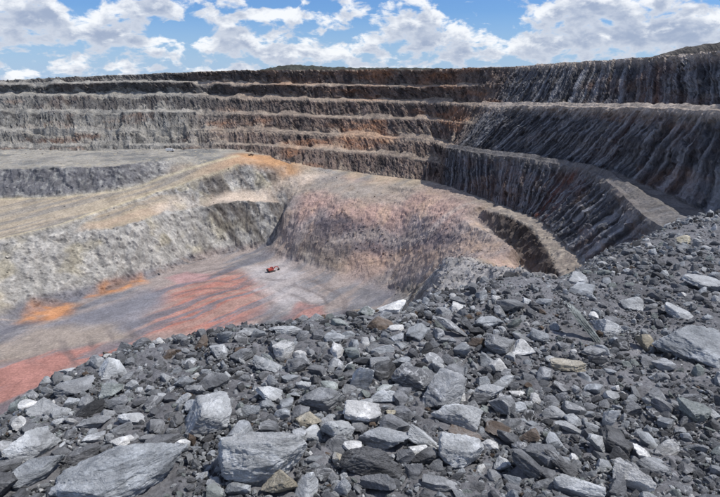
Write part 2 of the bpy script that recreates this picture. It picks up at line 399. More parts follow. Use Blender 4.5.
C = mixn(C, np.broadcast_to(lin(150, 110, 84), C.shape), sm(.02, .4, big) * .8 * (1 - leftness * .6) * (1 - rightness * .72) * (.4 + .6 * sm(-.3, .3, spk)))
rust = np.exp(-((A - np.interp(11.8, us, arc)) / 12) ** 2) * np.where(rseg[:, None] >= 10, 1.0, .15)
C = mixn(C, np.broadcast_to(lin(128, 78, 62), C.shape), np.clip(rust, 0, 1) * sm(-.3, .3, med) * .7)
upl = sm(1.0, 2.2, UU) * (1 - sm(5, 6.5, UU)) * (rseg < 7)[:, None] * (.6 + .4 * sm(-.2, .2, spk))
C = mixn(C, np.broadcast_to(lin(78, 75, 74), C.shape), upl * .85)
dust = np.broadcast_to(lin(160, 146, 132), C.shape)
dust = mixn(np.array(dust), np.broadcast_to(lin(190, 150, 118), C.shape), sm(.0, .4, big) * .5 * (1 - rightness))
dust = mixn(dust, np.broadcast_to(lin(156, 152, 144), C.shape), leftness)
dust = mixn(dust, np.broadcast_to(lin(176, 164, 152), C.shape), rightness)
dust = mixn(dust, np.broadcast_to(lin(118, 114, 111), C.shape), rightness * (rseg >= 9)[:, None])  # wide right ledge and below: shadow of the wall put into greyer dust
C = mixn(C, dust, (1 - face_w) * (.55 + .45 * sm(-.3, .3, spk + .6 * big)))
rfr = np.array(rfr)[:, None]
cone = sm(.02, .22, fbm(P3(A / 13, rseg[:, None] * 3.3 + 0 * A, 0 * A), 4, 71, .6).reshape(NR, NC) * 1.1 + (rfr - .92) + .12 * leftness) * (rtype == 1)[:, None] * (1 - rightness)
C = mixn(C, dust * .82, cone * .75)
rim_dust = np.zeros((NR, NC))
for j_ in (2, 6, 10):
    zt = G[np.where(rseg == j_)[0][0]][None, :, 2]
    rim_dust = np.maximum(rim_dust, np.exp(-((Z - zt) / (1.4 + 2.4 * rightness * (1 + spk))) ** 2) * ((rseg == j_) | (rseg == j_ + 1))[:, None])
C = mixn(C, dust, rim_dust * .75)
C[rseg < 2] = lin(118, 112, 100)
wood = sm(5.2, 5.8, UU) * (1 - sm(8.4, 8.8, UU))

# cut the loft into bench pieces: faces and ledges, for the far wall and the right wall
CUT = int(np.searchsorted(us, 9.0))
NAMES = {'far': 'outer_ground', 'mid': 'rim_ground'}
for nm, c0, c1 in (('back_pit_wall', 0, CUT), ('right_pit_wall', CUT, NC - 1)):
    root = link(nm, None, kind='structure')
    root['label'] = 'terraced far wall of the open pit under the skyline' if nm[0] == 'b' else 'tall dark terraced rock wall on the right of the pit'
    for j in range(len(CUR) - 1):
        r0 = np.where(rseg == j)[0][0]
        nxt = np.where(rseg == j + 1)[0]
        r1 = nxt[0] if len(nxt) else NR - 1
        sub = G[r0:r1 + 1, c0:c1 + 1]; cs = C[r0:r1 + 1, c0:c1 + 1]
        ka, kb = lines[j][0], lines[j + 1][0]
        pn = NAMES.get(ka) or ('bench_face' if ka == 'crest' else ('bench_ledge' if kb == 'crest' else 'face_foot'))
        me = mesh_np(pn, sub.reshape(-1, 3), grid_faces(sub.shape[0], sub.shape[1]), cs.reshape(-1, 3), M_wall)
        link(pn, me, root)

# ================================================================== PIT INTERIOR (surveyed break lines -> TIN -> fine grid)
BL = [
 [(-80,168,-63),(0,168.5,-63),(60,168,-63),(120,165,-63),(160,160,-63),(205,153,-62)],
 [(-80,200,-82),(0,199,-83),(60,197,-83),(120,190,-81),(160,180,-77.5),(200,164,-67),(238,154,-62)],
 [(-80,246,-97),(0,240,-97),(60,226,-94),(100,212,-91),(150,196,-86),(200,176,-75),(238,164,-69)],
 [(150,199,-87.5),(195,188,-84),(238,186,-87)],
 [(165,207,-92.5),(200,198,-91),(240,193,-91.5)],
 [(-80,268,-103),(0,250,-102),(40,242,-101),(75,232,-99),(110,230,-99.5),(140,222,-97.5),(165,213,-96),(200,206,-95.5),(240,201,-95),(285,204,-99.5)],
 [(-80,356,-134),(0,330,-134),(30,311,-134),(60,302,-134),(100,292,-134),(130,281,-134),(165,274,-134),(190,262,-134),(230,253,-134),(283,246,-132)],
 [(262,162,-69),(262,176,-79)], [(270,190,-90)], [(300,180,-82),(300,190,-89)],
 [(330,195,-87)],[(380,190,-83)],[(340,182,-81.5)],[(380,184,-79.5),(420,192,-80)],[(400,195,-85),(440,205,-83)],
 [(400,215,-95),(440,225,-88)],[(480,222,-79.5),(480,240,-83)],[(515,240,-77),(500,250,-79)],[(440,245,-97)],[(440,260,-104)],
 [(400,240,-110)],[(400,255,-117)],[(400,268,-124)],[(285,206,-97.5),(278,225,-113),(282,245,-127),(286,258,-133)],[(300,203,-93),(300,215,-101),(300,240,-117),(300,255,-127),(300,268,-133)],[(350,215,-96),(350,240,-112),(350,258,-123),(350,270,-130),(350,280,-133)],
 [(290,262,-134),(318,272,-133.5),(350,280,-133),(390,290,-131)],[(390,304,-131),(340,310,-133)],[(420,292,-122)],
 [(445,260,-79),(480,262,-75),(520,268,-72),(550,272,-71)],[(445,260,-79),(435,285,-84)],[(460,250,-93)],
 [(472,207,-77),(509,216,-77),(530,228,-77),(545,252,-77),(551,267,-77),(556,285,-77)],
]
pts = []
for l in BL:
    q = [ptZ(*p) for p in l]
    if len(q) == 1: pts.append(q[0]); continue
    for a, b in zip(q[:-1], q[1:]):
        n = max(1, int(np.linalg.norm(b - a) / 4))
        for k in range(n): pts.append(a + (b - a) * k / n)
    pts.append(q[-1])
trench = np.array([(73,345,-83),(76,335,-87),(81,308,-90),(81,285,-90),(80,262,-90),(78,238,-89),(76,215,-86)], float)
tline = catmull(trench, np.linspace(0, 6, 60)); pts += list(tline) + list(tline + np.array((2.2, 0, 0))) + list(tline - np.array((2.2, 0, 0)))
shd = np.array([ptZ(440,205,-82), ptZ(480,222,-79), ptZ(505,234,-77.5), ptZ(515,244,-76.5)]); pts += list(catmull(shd, np.linspace(0, 3, 40)))
for (x, y, z) in [
                  (-330,140,-134),(-200,150,-134),(-60,170,-133),(0,190,-132),(24,262,-110),(22,235,-112),(18,300,-128),(12,230,-126),(25,200,-112),(40,190,-90),(60,165,-75),(110,145,-73),(150,140,-72)]:
    pts.append(np.array((x, y, float(z))))
base_c = catmull(R[6], np.linspace(0, K - 1, 160)); ob = outward(base_c)
for s in (0, 9):
    q = base_c + ob * s; q[:, 2] -= .5 * (s > 0)
    pts += [p for p in q if p[1] > 142]
pts = np.array(pts)
vv, ee, ff, ov, oe, of = delaunay_2d_cdt([Vector(p[:2]) for p in pts], [], [], 0, 1e-4)
tv = np.array([(v.x, v.y, pts[ov[i][0]][2]) for i, v in enumerate(vv)])
GS = .95
x0, y0 = -440.0, 140.0
nx, ny = int(610 / GS), int(460 / GS)
gx = x0 + np.arange(nx) * GS; gy = y0 + np.arange(ny) * GS
H = np.full((ny, nx), np.nan)
for f in ff:
    a, b, c = tv[f[0]], tv[f[1]], tv[f[2]]
    den = (b[1]-c[1])*(a[0]-c[0]) + (c[0]-b[0])*(a[1]-c[1])
    if abs(den) < 1e-6: continue
    i0 = max(0, int((min(a[0],b[0],c[0])-x0)/GS)); i1 = min(nx, int((max(a[0],b[0],c[0])-x0)/GS)+2)
    j0 = max(0, int((min(a[1],b[1],c[1])-y0)/GS)); j1 = min(ny, int((max(a[1],b[1],c[1])-y0)/GS)+2)
    if i1 <= i0 or j1 <= j0: continue
    X, Y = gx[None, i0:i1], gy[j0:j1, None]
    w0 = ((b[1]-c[1])*(X-c[0]) + (c[0]-b[0])*(Y-c[1]))/den
    w1 = ((c[1]-a[1])*(X-c[0]) + (a[0]-c[0])*(Y-c[1]))/den
    w2 = 1-w0-w1; m = (w0 > -1e-6) & (w1 > -1e-6) & (w2 > -1e-6)
    H[j0:j1, i0:i1][m] = (w0*a[2]+w1*b[2]+w2*c[2])[m]
GX, GY = np.meshgrid(gx, gy)
valid = ~np.isnan(H) & (np.abs(GX) < .80 * GY + 60)
H0 = np.where(np.isnan(H), -70.0, H)
def blur(a, r, n=2):
    for _ in range(n):
        for ax in (0, 1):
            c = np.cumsum(np.pad(a, [(r + 1, r) if k == ax else (0, 0) for k in (0, 1)], mode='edge'), axis=ax)
            a = (np.take(c, np.arange(2*r+1, c.shape[ax]), axis=ax) - np.take(c, np.arange(0, c.shape[ax]-2*r-1), axis=ax)) / (2*r+1)
    return a
def poly_mask(pp, soft, z=None, warp=None):
    """soft inside-mask of a plan polygon given as photo points lying at height z (or at their own heights)"""
    q = np.array([ptZ(a, b, z if c is None else c)[:2] for a, b, c in [(p + (None,))[:3] for p in pp]])
    X, Y = (GX, GY) if warp is None else (GX + warp[0], GY + warp[1])
    ins = np.zeros(GX.shape, bool); dmin = np.full(GX.shape, 1e9)
    for i in range(len(q)):
        a, b = q[i], q[(i + 1) % len(q)]
        cond = ((a[1] > Y) != (b[1] > Y)); xs = (b[0]-a[0])*(Y-a[1])/((b[1]-a[1]) if b[1] != a[1] else 1e-9)+a[0]
        ins ^= cond & (X < xs)
        d = b - a; t = np.clip(((X-a[0])*d[0]+(Y-a[1])*d[1])/(d @ d + 1e-9), 0, 1)
        dmin = np.minimum(dmin, np.hypot(X-a[0]-t*d[0], Y-a[1]-t*d[1]))
    s = np.where(ins, dmin, -dmin)
    return sm(-soft, soft, s)
mound_pp = [(288,258,-133),(276,240,-122),(274,222,-108),(282,204,-94),(305,186,-86),(345,179,-80),(420,190,-80),(465,205,-80),(500,232,-78),(520,255,-76),(480,255,-79),(440,255,-92),(430,270,-108),(415,285,-124),(340,272,-132)]
MOUND = poly_mask(mound_pp, 17)
Hs = blur(H0, 12, 3); H1 = blur(H0, 1, 2)
H1 = H1 * (1 - .85 * MOUND) + Hs * .85 * MOUND
for (dx_, dy_, dz_, rx_, ry_) in ((380, 203, -84, 46, 30), (340, 205, -92, 26, 22)):
    c_ = ptZ(dx_, dy_, dz_); H1 = H1 + (6.5 if rx_ > 30 else 3.5) * np.exp(-((GX - c_[0]) / rx_) ** 2 - ((GY - c_[1]) / ry_) ** 2)
SOFT2 = poly_mask([(135,200,-86),(160,170,-70),(200,158,-64),(250,152,-63),(300,165,-72),(312,185,-86),(285,197,-94),(240,196,-92.5),(170,206,-92)], 8)
H1 = H1 * (1 - .85 * SOFT2) + blur(H0, 6, 3) * .85 * SOFT2
ROAD_UP = [(0,199,-83),(60,197,-83),(120,190,-81),(160,180,-77.5),(200,164,-67),(238,154,-62)]
ROAD_LO = [(238,164,-69),(200,176,-75),(150,196,-86),(100,212,-91),(60,226,-94),(0,240,-97)]
ROAD = poly_mask([(-80,200,-82)] + ROAD_UP + [(262,158,-66)] + ROAD_LO + [(-80,246,-97)], 3)
def line_dist(pp):
    q = [ptZ(*p)[:2] for p in pp]; dm = np.full(GX.shape, 1e9)
    for a, b in zip(q[:-1], q[1:]):
        d = b - a; t = np.clip(((GX-a[0])*d[0]+(GY-a[1])*d[1])/(d @ d + 1e-9), 0, 1)
        dm = np.minimum(dm, np.hypot(GX-a[0]-t*d[0], GY-a[1]-t*d[1]))
    return dm
road_d = np.minimum(line_dist(ROAD_LO), line_dist(ROAD_UP))
H1 = H1 + 1.3 * np.exp(-(line_dist(ROAD_LO + [(-80,246,-97)]) / 2.2) ** 2)
_b = blur(H1, 1, 1); sy, sx = np.gradient(_b, GS)
slope = np.hypot(sx, sy)
steep = sm(.35, .9, slope) * (1 - .7 * MOUND) * (1 - ROAD)
def fb(sx_, sy_, sz_, o, s, g=.5): return fbm(P3(GX / sx_, GY / sy_, H1 / sz_), o, s, g).reshape(GX.shape)
rg = fb(3.2, 3.2, 9, 4, 31, .6); rgm = fb(2.8, 2.8, 2.8, 4, 29, .6); rg = rg * (1 - MOUND) + rgm * MOUND; rr = fb(9, 9, 22, 3, 32); r3 = fb(25, 25, 40, 3, 33)
flat_amp = .10 + .30 * sm(.05, .3, slope) + .35 * MOUND * sm(.1, .4, slope)
nn = np.stack([-sx, -sy, np.ones_like(sx)], 2); nn /= np.linalg.norm(nn, axis=2)[..., None]
tracks = fb(14, 3.0, 1e6, 3, 35)
D = steep * (1.5 * rg + 1.9 * rr + 1.2 * fb(5, 5, 5, 3, 37)) + (1 - steep) * (flat_amp * rg * 1.4 + .25 * r3)
gully = (1 - np.abs(fbm(P3((GX * .8 + GY * .6) / 11, (GX * .6 - GY * .8) / 40, 0 * GX), 3, 36).reshape(GX.shape)) * 2)
D += sm(-68, -65, H1) * (1 - sm(-150, -110, GX)) * (1 - ROAD) * (1.3 * r3 + .9 * fb(6, 6, 10, 4, 59, .6))
D += MOUND * sm(.15, .45, slope) * (.5 * gully + .35 * fb(2.2, 2.2, 2.2, 3, 38, .65))
cw = fb(7, 7, 7, 3, 66)
def gcell(a, b, seed): return _h(np.floor(a), np.floor(b), 0 * np.floor(a), seed) * 2 - 1
gc1 = gcell((GX * .8 + GY * .6) / 5.5 + 1.2 * cw, H1 / 8 + .9 * r3 + .6 * cw, 67); gc2 = gcell((GX * .8 + GY * .6) / 2.6 + 1.0 * rg, H1 / 4 + .8 * cw, 68)
D += steep * (1 - MOUND) * (.4 * gc1 + .3 * gc2)
shelf0 = poly_mask([(438,262,-84),(480,256,-77),(556,268,-71),(580,330,-72),(420,320,-95),(424,284,-98)], 5, None)
D += shelf0 * (1.6 * fb(4, 4, 6, 4, 39, .65) + 1.5 * fb(11, 11, 20, 3, 40))
D += sm(55, 70, GX) * 1.0 * fb(4, 4, 6, 4, 60, .6)
D += steep * sm(60, 75, GX) * (2.2 * fb(2.6, 2.6, 3, 4, 54, .6))
fc0 = ptZ(205, 312, -134); frad = np.hypot(GX - fc0[0], GY - fc0[1]) + fb(30, 30, 1e6, 3, 55) * 6
ruts = sm(.45, .9, np.sin(frad / 2.1 + 3 * fb(40, 40, 1e6, 2, 56))) * sm(22, 45, frad) * (1 - sm(75, 105, frad)) * sm(-.25, .25, fb(26, 26, 1e6, 3, 57))
D -= ruts * .25 * (1 - steep) * sm(-126, -131.5, H1)
VV = np.stack([GX, GY, H1], 2) + nn * D[..., None]

# --- ground colours (what the ground is made of)
wx = fb(22, 22, 1e6, 4, 41) * 9; wy = fb(22, 22, 1e6, 4, 42) * 9
wp = (wx, wy)
streak = fbm(P3((GX * .8 - GY * .6 + wx * .5) / 8, (GX * .6 + GY * .8) / 75, 0 * GX), 5, 43, .6).reshape(GX.shape)
spk = fb(2.4, 2.4, 2.4, 3, 44, .65); mid = fb(30, 30, 30, 4, 45)
KL = .82
def bc(*c): return np.broadcast_to(lin(*c, KL), GX.shape + (3,))
PC = np.array(bc(150, 146, 146))
# floor
floor = sm(-126, -131.5, H1)
fc = mixn(np.array(bc(134, 132, 135)), bc(160, 148, 142), sm(-.05, .2, streak) * .8)
fc = mixn(fc, bc(116, 116, 124), sm(.0, .4, -streak) * .85)
red = poly_mask([(140,338),(165,312),(172,290),(200,276),(232,272),(250,285),(262,300),(248,322),(215,338)], 14, -134, wp)
red2 = poly_mask([(-30,368),(0,362),(60,352),(110,344),(150,346),(90,362),(0,420),(-60,430)], 6, -134, wp)
red3 = poly_mask([(282,318),(300,304),(322,308),(330,322),(300,330)], 4, -134, wp)
red4 = poly_mask([(165,278),(185,272),(208,275),(205,281),(180,284)], 2.5, -134, (wx*.3, wy*.3))
ora = poly_mask([(20,322),(30,308),(60,302),(80,304),(72,315),(45,324)], 4, -134, (wx*.5, wy*.5))
ora2 = poly_mask([(85,298),(110,285),(140,279),(150,284),(120,292)], 4, -134, (wx*.5, wy*.5))
grey_pool = poly_mask([(90,312),(140,293),(170,288),(165,308),(120,335),(40,350),(0,350),(40,330)], 8, -134, wp)
pale = poly_mask([(245,300),(248,268),(285,262),(300,280),(318,300),(290,312)], 7, -134, wp)
fc = mixn(fc, bc(132, 132, 140), grey_pool * .8)
fc = mixn(fc, bc(186, 180, 180), pale * .7)
tanf = poly_mask([(40,330),(110,322),(135,338),(60,352),(0,366),(-20,350)], 8, -134, wp)
fc = mixn(fc, bc(176, 160, 142), tanf * .6)
redc = mixn(np.array(bc(190, 120, 104)), bc(168, 136, 126), sm(-.2, .4, streak))
fc = mixn(fc, redc, np.clip(red * .95 * (.12 + .88 * sm(-.2, .06, streak)), 0, 1))
fc = mixn(fc, bc(172, 122, 112), red2 * .9 * (.2 + .8 * sm(-.2, .02, streak)))
fc = mixn(fc, bc(178, 120, 112), red3 * .6 * (.4 + .6 * sm(-.2, .2, streak)))
fc = mixn(fc, bc(184, 146, 146), red4 * .7)
fc = mixn(fc, bc(206, 142, 88), np.clip(ora + ora2, 0, 1) * .75 * (.4 + .6 * sm(-.3, .2, fb(8, 8, 1e6, 3, 49))))
fc = mixn(fc, bc(112, 104, 104), ruts * .55)
# left wall of the inner pit: pale blue grey with ochre and white
lw = mixn(np.array(bc(168, 166, 162)), bc(144, 143, 141), sm(.0, .3, mid))
lw = mixn(lw, bc(206, 202, 194), sm(.05, .4, spk) * .6)
lw = mixn(lw, bc(184, 168, 116), sm(.15, .5, fb(16, 16, 16, 3, 46)) * .28)
seam = fbm(P3((GX + .7 * H1) / 5, GY / 22, H1 / 40), 4, 47, .6).reshape(GX.shape)
lw = mixn(lw, bc(98, 93, 88), sm(.08, .22, seam) * (.2 + .6 * sm(-.1, .3, mid)))
lw = mixn(lw, bc(88, 82, 78), sm(-140, -115, GX) * sm(-.35, .1, seam) * .7)
lw = lw * (1 + .12 * gc1 + .10 * gc2)[..., None]
# roads and ledges: tan grey with tracks
rd = mixn(np.array(bc(172, 158, 138)), bc(150, 146, 142), sm(-.1, .4, mid))
rd = mixn(rd, bc(184, 162, 142), sm(.0, .4, streak) * .6)
rd = mixn(rd, bc(140, 136, 132), sm(.1, .4, -streak) * .6)
orr = poly_mask([(215,160,-66),(240,152,-62),(285,158,-70),(300,172,-76),(262,180,-82),(238,170,-73)], 9, None, wp)
rd = mixn(rd, bc(196, 148, 104), orr * .8)
ltl = poly_mask([(150,204,-90),(225,190,-89),(262,178,-81),(330,177,-81),(312,188,-87),(285,199,-96),(240,200,-94),(160,212,-95)], 7, None, wp)
rd = mixn(rd, bc(220, 202, 184), ltl * .9)
dk = poly_mask([(180,186,-82),(205,174,-74),(238,166,-70),(240,186,-87),(200,190,-85)], 4, None, (wx*.4, wy*.4))
rd = mixn(rd, bc(104, 104, 100), dk * .45)
pl = mixn(np.array(bc(158, 154, 146)), bc(128, 128, 126), sm(-.1, .3, mid))
pl = mixn(pl, bc(188, 176, 146), sm(.2, .5, spk) * .5)
rd = mixn(rd, pl, sm(-70, -65.5, H1) * (1 - sm(-130, -100, GX)) * (1 - ROAD))
rdc = mixn(np.array(bc(172, 160, 142)), bc(148, 142, 134), sm(-.1, .25, fbm(P3((GX * .74 - GY * .67) / 3.5, (GX * .67 + GY * .74) / 90, 0 * GX), 3, 58).reshape(GX.shape)))
rdc = mixn(rdc, bc(194, 152, 118), sm(-150, -105, GX) * .6)
rd = mixn(rd, rdc, ROAD * .9)
rd = mixn(rd, bc(204, 192, 162), np.exp(-(road_d / 2.0) ** 2) * .7)
# mound: pink brown spoil
msm = fbm(P3(GX / 34, GY / 34, 0 * GX), 4, 48).reshape(GX.shape); ms2 = fbm(P3(GX / 9, GY / 9, 0 * GX), 4, 52, .6).reshape(GX.shape)
mc = mixn(np.array(bc(186, 158, 148)), bc(170, 158, 154), sm(-.25, .25, msm))
mc = mixn(mc, bc(204, 176, 154), sm(.0, .45, ms2) * .6)
pur = poly_mask([(300,262,-133),(318,250,-128),(380,234,-107),(440,220,-87),(472,228,-81),(440,243,-96),(385,258,-119),(330,270,-131)], 5, None, (wx*.6, wy*.6))
mc = mixn(mc, bc(112, 105, 110), pur * (.65 + .35 * sm(-.4, .2, spk)))
mtop = poly_mask([(300,184,-84),(340,178,-80),(430,190,-80),(400,200,-83),(330,198,-88)], 8, None, wp)
mc = mixn(mc, bc(160, 152, 142), mtop * .7)
tn = poly_mask([(330,272,-132),(400,258,-118),(480,236,-82),(515,236,-77),(500,252,-79),(440,262,-105),(400,280,-129)], 7, None, wp)
mc = mixn(mc, bc(190, 162, 140), tn * .6)
lst = np.exp(-(line_dist([(330,258,-126),(380,240,-110),(430,222,-88),(480,206,-80)]) / 3.5) ** 2)
mc = mixn(mc, bc(196, 184, 176), lst * .6)
shelf = poly_mask([(438,262,-84),(480,256,-77),(556,268,-71),(580,330,-72),(420,320,-95),(424,284,-98)], 5, None, (wx*.4, wy*.4))
shc = mixn(np.array(bc(170, 167, 165)), bc(120, 119, 121), sm(0, .4, spk))
red_b = poly_mask([(470,207,-77),(505,214,-77),(500,220,-80),(475,214,-80)], 3, None)
PC = rd * 1.0
PC = mixn(PC, lw, steep * (1 - MOUND))
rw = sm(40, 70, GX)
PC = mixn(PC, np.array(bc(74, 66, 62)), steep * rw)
PC = mixn(PC, mixn(np.array(bc(138, 130, 124)), bc(172, 162, 150), sm(0, .4, spk)), (1 - steep) * rw * .8)
west = (1 - .75 * sm(-190, -150, GX)) * (1 - sm(-120, -100, GX)) * sm(-86, -82, H1) * steep
PC = mixn(PC, mixn(np.array(bc(112, 112, 116)), bc(150, 150, 148), sm(0, .4, spk)), west)
PC = mixn(PC, fc, floor)
PC = mixn(PC, mc, MOUND * (1 - .0 * floor))
PC = mixn(PC, shc, shelf)
PC = PC * (1 + .16 * spk[..., None]) * (1 + .10 * streak[..., None])
PC = np.clip(PC, .01, .9)

def grid_object(name, mask, mat, kind='structure', label=None):
    fm = mask[:-1, :-1] & mask[1:, :-1] & mask[:-1, 1:] & mask[1:, 1:]
    j, i = np.nonzero(fm); q = np.stack([j*nx+i, j*nx+i+1, (j+1)*nx+i+1, (j+1)*nx+i], 1)
    u, inv = np.unique(q.ravel(), return_inverse=True)
    me = mesh_np(name, VV.reshape(-1, 3)[u], inv.reshape(-1, 4), PC.reshape(-1, 3)[u], mat)
    return link(name, me, kind=kind, label=label)
cellf = lambda m: m
grid_object('pit_terrain', valid, M_pit, label='stepped pit interior with haul road, coloured floor and pink spoil mound')

def ground_z(x, y):
    i = int(round((x - x0) / GS)); j = int(round((y - y0) / GS)); return float(VV[j, i, 2])

# near side of the pit, falling from the viewer's ledge down to the floor
ns = []
xs = np.linspace(-330, 160, 60)
for f in np.linspace(0, 1, 40):
    yy = 9 + f * 150
    zend = np.interp(xs, [-330, -60, 0, 25, 40, 60, 160], [-140, -139, -134, -118, -93, -77, -74])
    z = -6 + (zend + 6) * f
    ns.append(np.stack([xs * (1 - .0 * f), np.full_like(xs, yy) - 1.5 * (1 - f) * 0, z + fbm(P3(xs / 12, yy / 12, 0 * xs), 3, 51) * 1.5 * f - .5], 1))
ns = np.array(ns)
nsc = np.broadcast_to(lin(112, 112, 116), (ns.shape[0] * ns.shape[1], 3))
link('near_pit_slope', mesh_np('near_pit_slope', ns.reshape(-1, 3), grid_faces(*ns.shape[:2])[:, ::-1], nsc, M_wall), kind='structure', label='grey rubble slope falling from the near ledge into the pit')

# ------------------------------------------------------------------ low wooded hill on the far skyline, spoil heap above the right wall
def ridge(name, tops, depth, mat, colr, n=260, rough_=1.2, label=None, seed=70):
    T = catmull(np.array([ptY(*t) for t in tops]), np.linspace(0, len(tops) - 1, n))
    rows_ = []
    for f in np.linspace(-1, 1, 21):
        q = T.copy(); q[:, 1] += f * depth
        prof = math.cos(f * math.pi / 2) ** .8 if abs(f) < 1 else 0
        zb = -4.0
        q[:, 2] = zb + (T[:, 2] - zb) * prof
        q[:, 2] += fbm(P3(q[:, 0] / 6, q[:, 1] / 6, 0 * q[:, 0]), 4, seed, .6) * rough_ * (prof > .05)
        rows_.append(q)
    g = np.array(rows_)
    cc = np.clip(np.broadcast_to(colr, (g.shape[0] * g.shape[1], 3)) * (1 + .35 * fbm(g.reshape(-1, 3) / 7, 3, seed + 1)[:, None]), .01, .9)
    return link(name, mesh_np(name, g.reshape(-1, 3), grid_faces(*g.shape[:2]), cc, mat), kind='structure', label=label)
ridge('hill', [(238,73,830),(262,70,820),(280,66,815),(298,64.8,815),(318,66,815),(345,67.5,810),(390,68,790),(440,68.5,770),(490,70,740),(530,74,720)], 45, M_wall, lin(66, 68, 62), rough_=2.2, label='low dark hill along the far skyline')
ridge('spoil_heap', [(640,60,385),(665,53,378),(690,47,368),(715,43,358),(745,40,345),(800,38,320),(860,44,300)], 30, M_wall, lin(92, 88, 84), rough_=1.6, label='grey spoil heap above the right pit wall', seed=75)

# ================================================================== FOREGROUND LEDGE
CREST = [(-120,470),(-60,436),(0,402),(25,378),(60,361),(100,350),(160,342),(230,328),(320,320),(390,309),(440,293),(480,284),(560,272),(590,259),(640,236),(680,221),(720,213),(790,200),(880,190)]
EYE, SL = 1.8, .10
def flat_hit(px, py):
    d = pix_dir(px, py); k = EYE / (-d.z - SL * d.y); return np.array((d.x * k, d.y * k))
cl = np.array([flat_hit(c[0], c[1] - (5 if c[0] > 150 else 2)) for c in CREST])
def crest_dist(x, y):
    """signed distance beyond the ledge edge (positive = over the edge)"""
    X = np.asarray(x, float); Y = np.asarray(y, float); best = np.full(X.shape, 1e9); sign = np.ones(X.shape)
    for a, b in zip(cl[:-1], cl[1:]):
        d = b - a; t = np.clip(((X-a[0])*d[0]+(Y-a[1])*d[1])/(d @ d), 0, 1)
        ex, ey = X-a[0]-t*d[0], Y-a[1]-t*d[1]; r = np.hypot(ex, ey)
        s = np.where(d[0]*ey - d[1]*ex > 0, 1.0, -1.0)
        m = r < best; best = np.where(m, r, best); sign = np.where(m, s, sign)
    return best * sign
def fg_z(x, y, detail=True):
    x = np.asarray(x, float); y = np.asarray(y, float); sh_ = x.shape; x = x.ravel(); y = y.ravel()
    z = -EYE - SL * y
    z = z + .10 * fbm(P3(x / 1.6, y / 1.6, 0 * x), 3, 90) * np.clip(y / 3, .3, 1.5)
    cd = crest_dist(x, y)
    z = z - np.where(cd > -.5, (np.sqrt(np.maximum(cd + .5, 0) ** 2 + .04) - .2) * np.clip(.25 + .45 * (cd + .5), .25, .9), 0)
    if detail: z = z + .035 * fbm(P3(x / .22, y / .22, 0 * x), 4, 91, .6) + .012 * vnoise(P3(x / .05, y / .05, 0 * x), 92)
    return z.reshape(sh_)
def fg_hit(px, py):
    d = pix_dir(px, py); d = np.array(d); a, b = .5, 60.0
    ks = np.concatenate([np.arange(.8, 8, .02), np.arange(8, 40, .1)])
    p = ks[:, None] * d[None]; g = p[:, 2] - fg_z(p[:, 0], p[:, 1], False)
    i = np.argmax(g < 0)
    return p[i] if g[i] < 0 else None
ya = np.concatenate([np.arange(.6, 6, .05), np.arange(6, 20, .12), np.arange(20, 40, .6)])
ta = np.linspace(-1.15, 1.15, 480)
FY, FT = np.meshgrid(ya, ta, indexing='ij'); FX = FT * (FY + .6)
FZ = fg_z(FX, FY)
fgc = np.clip(lin(106, 106, 109)[None] * (1 + .35 * fbm(P3(FX / .5, FY / .5, 0 * FX), 4, 93)[:, None]), .02, .5)
fgc = fgc * (1 - .0) 
link('ledge_ground', mesh_np('ledge_ground', np.stack([FX, FY, FZ], 2).reshape(-1, 3), grid_faces(*FX.shape)[:, ::-1], fgc, M_fines, True), kind='structure', label='dark gravelly ground of the near ledge')

# ------------------------------------------------------------------ stones
def ico(sub):
    bm = bmesh.new(); bmesh.ops.create_icosphere(bm, subdivisions=sub, radius=1.0)
    v = np.array([x.co[:] for x in bm.verts]); f = np.array([[x.index for x in p.verts] for p in bm.faces]); bm.free()
    return v / np.linalg.norm(v, axis=1)[:, None], f
ICO = {n: ico(n) for n in (1, 2, 3, 4, 5, 6)}
def stone(seed, sub=3, planes=13, soft=26.0, rough_=.035, layered=0.0, lo_=.5):
    """angular broken rock: a ball cut by random cleavage planes, with worn edges and relief; fills the unit box"""
    rng = np.random.default_rng(seed); d, f = ICO[sub]
    n = rng.normal(size=(planes, 3)); n /= np.linalg.norm(n, axis=1)[:, None]
    off = rng.uniform(lo_, .95, planes)
    if layered: n = np.concatenate([n, [[0, 0, 1], [0, 0, -1], [.1, .06, .99]]]); off = np.concatenate([off, [.55, .6, .58]])
    dots = d @ n.T
    inv = np.where(dots > 1e-3, dots / off[None], 0)                       # 1/r
    r = 1.0 / (np.sum(np.maximum(inv, 1e-6) ** soft, axis=1) + 1e-9) ** (1 / soft)
    r = np.minimum(r, 1.6)
    v = d * r[:, None]
    if rough_ > 0:
        q = v * 1.7 + seed % 97
        v = v * (1 + rough_ * 1.6 * fbm(q, 3, seed)[:, None] + (rough_ * .9 * fbm(q * 5, 3, seed + 3, .6)[:, None] if sub > 2 else 0))
    if sub > 3:
        rd_ = 1 - np.abs(fbm(v * 2.6 + seed % 31, 4, seed + 8, .55)) * 2
        v = v * (1 - .05 * np.clip(rd_ - .55, 0, 1)[:, None] / .45 + .02 * fbm(v * 14, 3, seed + 5, .65)[:, None])
    if layered and sub > 2:
        v = v * (1 + .018 * np.sign(np.sin(v[:, 2:3] * 17 + 2 * vnoise(v * 2, seed)[:, None])) * np.array([[1, 1, 0]]))
    lo, hi = v.min(0), v.max(0)
    return (v - (lo + hi) / 2) / (hi - lo), f
TONE = {'pale': (.46, .475, .485), 'white': (.68, .68, .67), 'blue': (.34, .36, .38), 'grey': (.25, .258, .268), 'dark': (.085, .086, .09),
        'brown': (.15, .115, .09), 'tan': (.40, .36, .28), 'green': (.25, .275, .265), 'slate': (.155, .16, .17), 'cream': (.60, .54, .40)}
